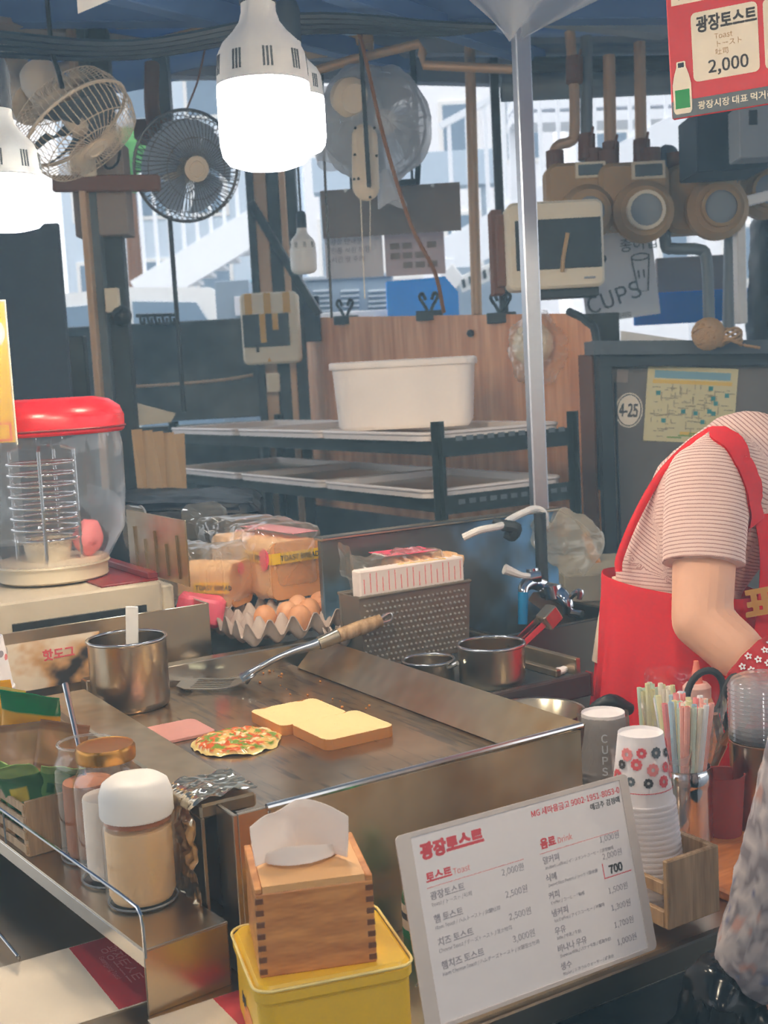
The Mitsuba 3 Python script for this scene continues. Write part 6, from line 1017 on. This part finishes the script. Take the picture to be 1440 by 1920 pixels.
# ---------------------------------------------------------------- signs at the top right
sg = thing('price_sign', 'red hanging price sign with cream price cards at the top right', 'sign'); D = 1.9; P0 = Dp(1260, 222, D); M = M4(P0, rz=-56) @ M4(ry=-1.5); sx = D/FOC
K = 1/math.cos(math.radians(25)); WX = lambda px_: (px_-1260)*sx*K*1.0; HZ = lambda py_: (222-py_)*sx
part(sg, 'board', ap(bx(0, .50, 0, .008, -.002, .34, .002), M), 'm_sign_red'); part(sg, 'bottom_strip', ap(bx(.001, .50, -.001, 0, -.001, .024, .0003), M), 'm_grey_dark', label='grey strip with pale lettering')
part(sg, 'lettering', ap(text('광장시장 대표 먹거리, 저렴한 한끼 식사', .0095, .0004, 1), M @ M4((.040, -.0012, .0075), rx=90)), 'm_paper_cream')
for i in range(3):
    x = .036+.106*i; cardp = sbox(x+.008, .048+.008, x+.098-.008, .150-.008).buffer(.008, quad_segs=5); part(sg, 'price_card', ap(mv(extrude_polygon(cardp, .001, engine='earcut'), (0, -.0002, 0), rx=90), M), 'm_paper_cream', label='cream price card')
    s, e, pr = [('광장토스트', ('Toast', 'トースト', '吐司'), '2,000'), ('햄 토스트', ('Ham', 'ハム', '火腿'), '2,500'), ('치즈토스트', ('Cheese', 'チーズ', '芝士'), '2,500')][i]
    part(sg, 'lettering', ap(text(s, .0165, .0006, 2), M @ M4((x+.007, -.0014, .122), rx=90) @ np.diag([.86, 1.12, 1, 1])), 'm_ink'); part(sg, 'lettering', [ap(text(q, .0075, .0005), M @ M4((x+.034, -.0014, .106-.0115*k), rx=90)) for k, q in enumerate(e)], 'm_tan_metal'); part(sg, 'price', ap(text(pr, .0175, .0006, 1), M @ M4((x+.022, -.0014, .058), rx=90)), 'm_ink')
part(sg, 'label_tab', ap(bx(.008, .060, -.0012, 0, .166, .188, .0003), M), 'm_paper_cream'); part(sg, 'lettering', ap(text('Food', .010, .0004), M @ M4((.018, -.0016, .172), rx=90)), 'm_ink_light'); part(sg, 'lettering', ap(text('광장토스트', .02, .0004, 2), M @ M4((.075, -.0012, .172), rx=90)), 'm_ink_light')
bp = Polygon([(-.010, 0), (.010, 0), (.012, .004), (.012, .042), (.009, .056), (.005, .068), (.005, .074), (-.005, .074), (-.005, .068), (-.009, .056), (-.012, .042), (-.012, .004)]); part(sg, 'printed_bottle', ap(mv(extrude_polygon(bp.buffer(.002), .0008, engine='earcut'), (.018, -.0012, .006), rx=90), M), 'm_paper_cream', label='printed white bottle with a green label'); part(sg, 'printed_bottle_label', ap([bx(.007, .029, -.0024, -.001, .012, .040, .0003)], M), 'm_green'); part(sg, 'printed_bottle_cap', ap(bx(.0135, .0225, -.0024, -.001, .073, .080, .0003), M), 'm_dark_blue')
part(sg, 'hanger', [ap(cyl((x, .004, .33), (x, .004, .80), .003, n=6), M) for x in (.06, .4)], 'm_iron')
one('dark_cabinet', 'dark cabinet under the red price sign', 'cabinet', [fbx(1306, 205, 1440, 318, 3.35, .2), fbx(1330, 0, 1360, 205, 3.45, .05)], 'm_dark_blue'); gm_ = thing('grey_machine', 'grey machine with small windows at the right edge under the price sign', 'machine'); part(gm_, 'case', fbx(1386, 195, 1520, 292, 3.2, .1), 'm_grey'); part(gm_, 'window', fbx(1403, 205, 1422, 235, 3.195, .01), 'm_window_dark'); part(gm_, 'hanger', wbox(1440, 1460, 200, 3.25, zat(200, 3.25, 1450), 2.6, .02), 'm_iron')
# awning scraps overhead
def awn(u, v):
    a, b, c, d = Dp(810, -60, 2.5), Dp(1300, -90, 2.4), Dp(955, 66, 2.5), Dp(985, 62, 2.45); P = a*((1-u)*(1-v))[..., None]+b*(u*(1-v))[..., None]+c*((1-u)*v)[..., None]+d*(u*v)[..., None]; return P+vf*(.05*np.sin(u*9))[..., None]
one('plastic_awning', 'grey translucent plastic drape over the aluminium post', 'awning', grid(awn, 40, 24, .0), 'm_film_milky', smooth=True)
one('white_lamp_panel', 'corner of a white panel under the roof at the top left', 'panel', hull([Dp(146, 26, 2.6), Dp(212, -2, 2.6), Dp(212, -60, 2.6), Dp(140, -60, 2.6), Dp(146, 26, 2.62), Dp(212, -2, 2.62)]), 'm_white')
one('cable_bundle', 'sagging dark cables under the tarpaulin', 'cable', [tube([Dp(-40, 60+14*i, 2.8+.1*i), Dp(250, 80+9*i, 2.8+.1*i), Dp(560, 30+10*i, 2.8+.1*i), Dp(820, 45+6*i, 2.9+.1*i), Dp(930, 50, 2.9+.1*i)], .008, 6, 6) for i in range(4)], 'm_dark_blue', kind='stuff')
# ---------------------------------------------------------------- lamps
def bulb(lab, px_, ytop, D, lit=True, s=1., hz=1.):
    t = thing('hanging_lamp', lab, 'lamp'); c = Dp(px_, ytop, D) if D else np.array(px_, float); L = lambda pr: mv(lathe(pr, n=48), c, s=s)
    part(t, 'housing', L([(0, .003), (.0555, .003), (.0570, 0), (.0565, -.002), (.0555, .018), (.0535, .036), (.047, .049), (.034, .062), (.025, .074), (.0215, .086), (.021, .098), (0, .098)]) if True else None, 'm_white', smooth=40, label='white ribbed housing')
    sl_ = []
    for g in range(9):
        for k in (-1, 0, 1):
            a = 6.2832*g/9+k*.085+.2; r0, r1 = .0562, .0515; sl_.append(hull([(r*math.cos(a+q)+0, r*math.sin(a+q), z) for r, z in ((.0565, .010), (.0552, .010), (.0548, .033), (.0535, .033)) for q in (-.022, .022)]))
    part(t, 'vent_slots', mv(sl_, c, s=s), 'm_grey_dark', kind='stuff', label='dark vent slots'); part(t, 'socket', L([(0, .096), (.0225, .096), (.0225, .15), (.018, .165), (.006, .17), (0, .17)]), 'm_dark_blue', smooth=40, label='dark lamp socket')
    part(t, 'cord', cyl(c+arr(0, 0, .165*s), arr(c[0], c[1], 2.62), .004, n=8), 'm_black')
    pr = [(r, z*hz) for r, z in [(.0568, .0), (.0572, -.010), (.0570, -.070), (.0545, -.084), (.047, -.094), (.03, -.0995), (0, -.101)]]
    kw = {'emitter': {'type': 'area', 'radiance': {'type': 'rgb', 'value': [LAMP*q for q in LAMP_RGB]}}} if lit else {}
    part(t, 'diffuser', mv(lathe(pr[::-1], n=48), c, s=s), 'm_white', smooth=40, label='glowing diffuser' if lit else None, **kw); return t
bulb('big lit lamp hanging over the griddle in the middle', 493, 160, 1.5); bulb('lit lamp at the left edge', 4, 335, 1.76, True, 1., .74); bulb('lit lamp half hidden behind the big lamp', 548, 184, 2.19); bulb('small unlit lamp hanging before the bright street', 568, 470, 4.0, False, .75)
bulb('added fill lamp out of view over the counter front, above the menu board', (1.15, .38, 2.0), 0, 0); bulb('added fill lamp out of view over the aisle before the ledge', (.25, .30, 2.1), 0, 0)  # lamps added out of view to fill the front faces
for (x, y), w in zip(((-.9, -1.3), (1.6, -1.6), (.4, -2.6), (-2., .4)), ('left', 'right', 'far', 'near')): bulb(f'{w} added fill lamp out of view over the lane behind', (x, y, 2.3), 0, 0)  # lamps added behind the camera for a warm fill
# ---------------------------------------------------------------- the bright street behind
mat('facade', (244, 244, 246), .8); mat('facade_blue', (206, 218, 230), .8); mat('window_far', (120, 140, 160), .25); mat('shop_orange', (230, 140, 70), .7); mat('shop_teal', (110, 180, 200), .7); mat('steel_white', (232, 234, 238), .5); mat('cabinet_grey', (150, 164, 178), .6)
def building(lab, x0, y0, x1, y1, D, m, rows, cols, depth=4.):
    t = thing('street_building', lab, 'building'); p = Dp((x0+x1)/2, y0, D); w = (x1-x0)*D/FOC; z1 = p[2]; M = M4((p[0], p[1], 0), rz=-31); part(t, 'wall', ap(bx(-w/2, w/2, 0, depth, 0, z1, .02), M), m)
    zb = Dp(720, y1, D)[2]; 
    for r in range(rows):
        for c in range(cols):
            xa, xb = -w/2+w*(c+.18)/cols, -w/2+w*(c+.82)/cols; za, zb_ = z1-(z1-zb)*(r+.8)/rows, z1-(z1-zb)*(r+.2)/rows
            k = part(t, 'window', ap(bx(xa, xb, -.04, .05, za, zb_, .01), M), 'm_white'); part(k, 'pane', ap(bx(xa+.06, xb-.06, -.05, -.035, za+.06, zb_-.06, .004), M), 'm_window_far')
    return t, M, w, z1
building('white building across the street behind the wrapped fan', 520, -500, 1010, 560, 16., 'm_facade', 5, 4); t, M, w, z1 = building('pale building with shop fronts behind the dark wire fan', 60, -300, 520, 600, 19., 'm_facade_blue', 5, 4)
for i, m in enumerate(('m_shop_orange', 'm_shop_teal', 'm_white', 'm_shop_orange', 'm_shop_teal')): part(t, 'shop_board', ap(bx(-w/2+.35+.65*i, -w/2+.75+.65*i, -.15, -.05, 2.2, 3.1-.3*(i % 2), .02), M), m)
for i in range(4): part(t, 'shop_window', ap(bx(-w/2+.3+.9*i, -w/2+.95+.9*i, -.12, -.05, .6, 2.0, .02), M), 'm_window_far')
building('white building behind the gas pipes', 1060, -400, 1560, 600, 15., 'm_facade', 5, 4, 1.)
sb_ = thing('signboard', 'long plain pale blue signboard across the street', 'signboard'); part(sb_, 'board', fbx(585, 288, 932, 352, 11.5, .25), mat('sign_pale', (176, 190, 204), .7)); part(sb_, 'post', [wbox(600, 612, 400, 11.6, 0, zat(340, 11.6, 606), .12), wbox(905, 917, 400, 11.6, 0, zat(340, 11.6, 911), .12)], 'm_cabinet_grey')
def stairs(lab, p, q, n, D):
    t = thing('outdoor_stair', lab, 'stairs'); a, b = Dp(*p, D), Dp(*q, D); part(t, 'stringer', bar(a, b, .10, .30), 'm_steel_white', label='white sloping stringer'); up = arr(0, 0, 1.)
    part(t, 'handrail', bar(a+up*1.0, b+up*1.0, .05, .05), 'm_steel_white')
    for i in range(n): c = a+(b-a)*(i+.5)/n; part(t, 'baluster', bar(c+up*.1, c+up*1.0, .03, .03), 'm_steel_white'); part(t, 'tread', ap(bx(-.15, .15, .05, .95, -.02, .02, .004), M4(c, rz=-31)), 'm_steel_white')
    for e in (a, b): part(t, 'post', bar(e*[1, 1, 0], e, .12, .12), 'm_steel_white')
stairs('white outdoor staircase rising to the right behind the gas meters', (836, 486), (1300, 236), 14, 9.5); stairs('white outdoor staircase behind the dark wire fan', (262, 556), (486, 420), 9, 11.)
one('white_canopy', 'row of white canopy beams above the street at the right', 'canopy', [bar(Dp(955, 180+26*i, 12.5), Dp(1420, 165+26*i, 12.5), .5, .10) for i in range(3)]+[bar(Dp(960, 300, 12.6)*[1, 1, 0], Dp(960, 180, 12.6), .1, .1), bar(Dp(1415, 300, 12.6)*[1, 1, 0], Dp(1415, 170, 12.6), .1, .1)], 'm_steel_white')
lv = thing('louvred_cabinet', 'grey street cabinet with three groups of louvres', 'cabinet'); D = 6.; part(lv, 'case', [wbox(575, 736, 560, D, 0, zat(523, D, 655), .5)], 'm_cabinet_grey'); part(lv, 'lid', wbox(570, 740, 560, D-.02, zat(523, D, 655), zat(516, D, 655), .54), 'm_grey_light')
for g in range(3):
    for r in range(5): part(lv, 'louvre', hull([Dp(586+52*g, 547+9.5*r, D-.03), Dp(622+52*g, 545+9.5*r, D-.03), Dp(588+52*g, 543+9.5*r, D), Dp(620+52*g, 541+9.5*r, D), Dp(586+52*g, 549+9.5*r, D), Dp(622+52*g, 547+9.5*r, D)]), 'm_grey_light')
g2_ = thing('grey_cabinet', 'plain grey street cabinet left of the steel columns', 'cabinet'); part(g2_, 'case', wbox(404, 468, 560, 6., 0, zat(526, 6., 436), .5), 'm_cabinet_grey'); part(g2_, 'notice', fbx(440, 556, 458, 592, 5.99, .01), 'm_paper')
one('blue_cover', 'bright blue tarpaulin cover over a box behind the plywood board', 'cover', mv(rough3(ap(hull([(-.16, 0, 0), (.16, 0, 0), (-.16, .4, 0), (.16, .4, 0), (-.155, 0, 1.86), (.10, 0, 1.87), (.155, 0, 1.80), (-.155, .4, 1.86), (.10, .4, 1.87), (.155, .4, 1.80)]).subdivide_to_size(.06), np.eye(4)), .01, 8), (*Dp(793, 560, 5.35)[:2], 0), rz=-31), 'm_blue', smooth=40)
one('white_ledge_board', 'white board lying on top of the street cabinet edge', 'board', fbx(590, 583, 760, 596, 5.6, .15), 'm_white'); 
tk = thing('grey_truck', 'grey truck body with a hazard stripe behind the long upright pipe', 'truck'); part(tk, 'body', wbox(846, 1010, 560, 7.2, .45, zat(498, 7.2, 925), 1.6), 'm_cabinet_grey'); part(tk, 'bumper', [bar(Dp(838, 505, 7.), Dp(862, 535, 7.), .05, .09), bar(Dp(862, 535, 7.), Dp(930, 505, 7.), .05, .09)], 'm_white')
for i in range(5): x = 868+13*i; part(tk, 'hazard_stripe', hull([Dp(x, 540-5.7*i, 6.96), Dp(x+6, 538-5.7*i, 6.96), Dp(x-3, 525-5.7*i, 6.96), Dp(x+3, 522-5.7*i, 6.96), Dp(x, 540-5.7*i, 6.99), Dp(x+3, 522-5.7*i, 6.99)]), 'm_black')
part(tk, 'wheel', [ap(mv(lathe([(0, -.1), (.4, -.1), (.42, 0), (.4, .1), (0, .1)], n=24), (0, 0, 0), ry=90), M4(arr(*Dp(x, 560, 7.5)[:2], .42), rz=-31)) for x in (880, 985)], 'm_rubber')
# car
cr_ = thing('white_car', 'white car parked in the street behind the dark steel wall', 'car'); pc_ = Dp(270, 560, 8.5); M = M4((pc_[0], pc_[1], 0), rz=-31)
prof = [(-1.9, .35), (-1.95, .75), (-1.85, .95), (-1.35, 1.02), (-.75, zat(556, 8.5, 270)), (-.1, zat(548, 8.5, 270)), (.45, zat(556, 8.5, 270)), (1.15, 1.05), (1.8, .95), (1.95, .7), (1.9, .35)]
sm_ = Polygon(prof).buffer(.06).buffer(-.02); part(cr_, 'body', ap(mv(extrude_polygon(sm_, 1.6, engine='earcut'), (0, 1.6, 0), rx=90), M), 'm_white_gloss', smooth=30)
zt = zat(556, 8.5, 270); part(cr_, 'window', ap(mv(extrude_polygon(Polygon([(-1.1, 1.08), (-.62, zt-.05), (-.15, zt-.03), (-.15, 1.08)]), .02, engine='earcut'), (0, -.0, 0), rx=90), M), 'm_window_far'); part(cr_, 'window', ap(mv(extrude_polygon(Polygon([(-.08, 1.08), (-.08, zt-.03), (.36, zt-.06), (.9, 1.08)]), .02, engine='earcut'), (0, 0, 0), rx=90), M), 'm_window_far')
for x in (-1.2, 1.2): part(cr_, 'wheel', ap(mv(lathe([(0, -.1), (.30, -.1), (.33, 0), (.30, .1), (0, .1)], n=28), (x, .12, .33), rx=90), M), 'm_rubber')
tr = thing('street_tree', 'green street tree behind the side-on fan', 'tree'); tp_ = Dp(238, 296, 17.); part(tr, 'trunk', cyl((tp_[0], tp_[1], 0), tp_, .15, .08), 'm_brown'); part(tr, 'crown', rough3(icosphere(4, .40).apply_translation(tp_), .35, 4, 3), mat('leaf', (84, 150, 70), .7), smooth=True)
# ---------------------------------------------------------------- cooking haze under the roof
HAZE = {'type': 'homogeneous', 'sigma_t': 0.046, 'albedo': {'type': 'rgb', 'value': [.44, .76, 1.0]}}
hz = ap(trimesh.creation.box((9.6, 11.4, 2.7)), V0 @ M4((0, -.2+.0, 1.36)))
scene['cooking_haze'] = ply(hz, {'type': 'null'}, interior=dict(HAZE)); labels['cooking_haze'] = {'label': 'thin bluish cooking haze in the air under the roof', 'category': 'haze', 'kind': 'stuff'}
scene['camera']['medium'] = dict(HAZE)
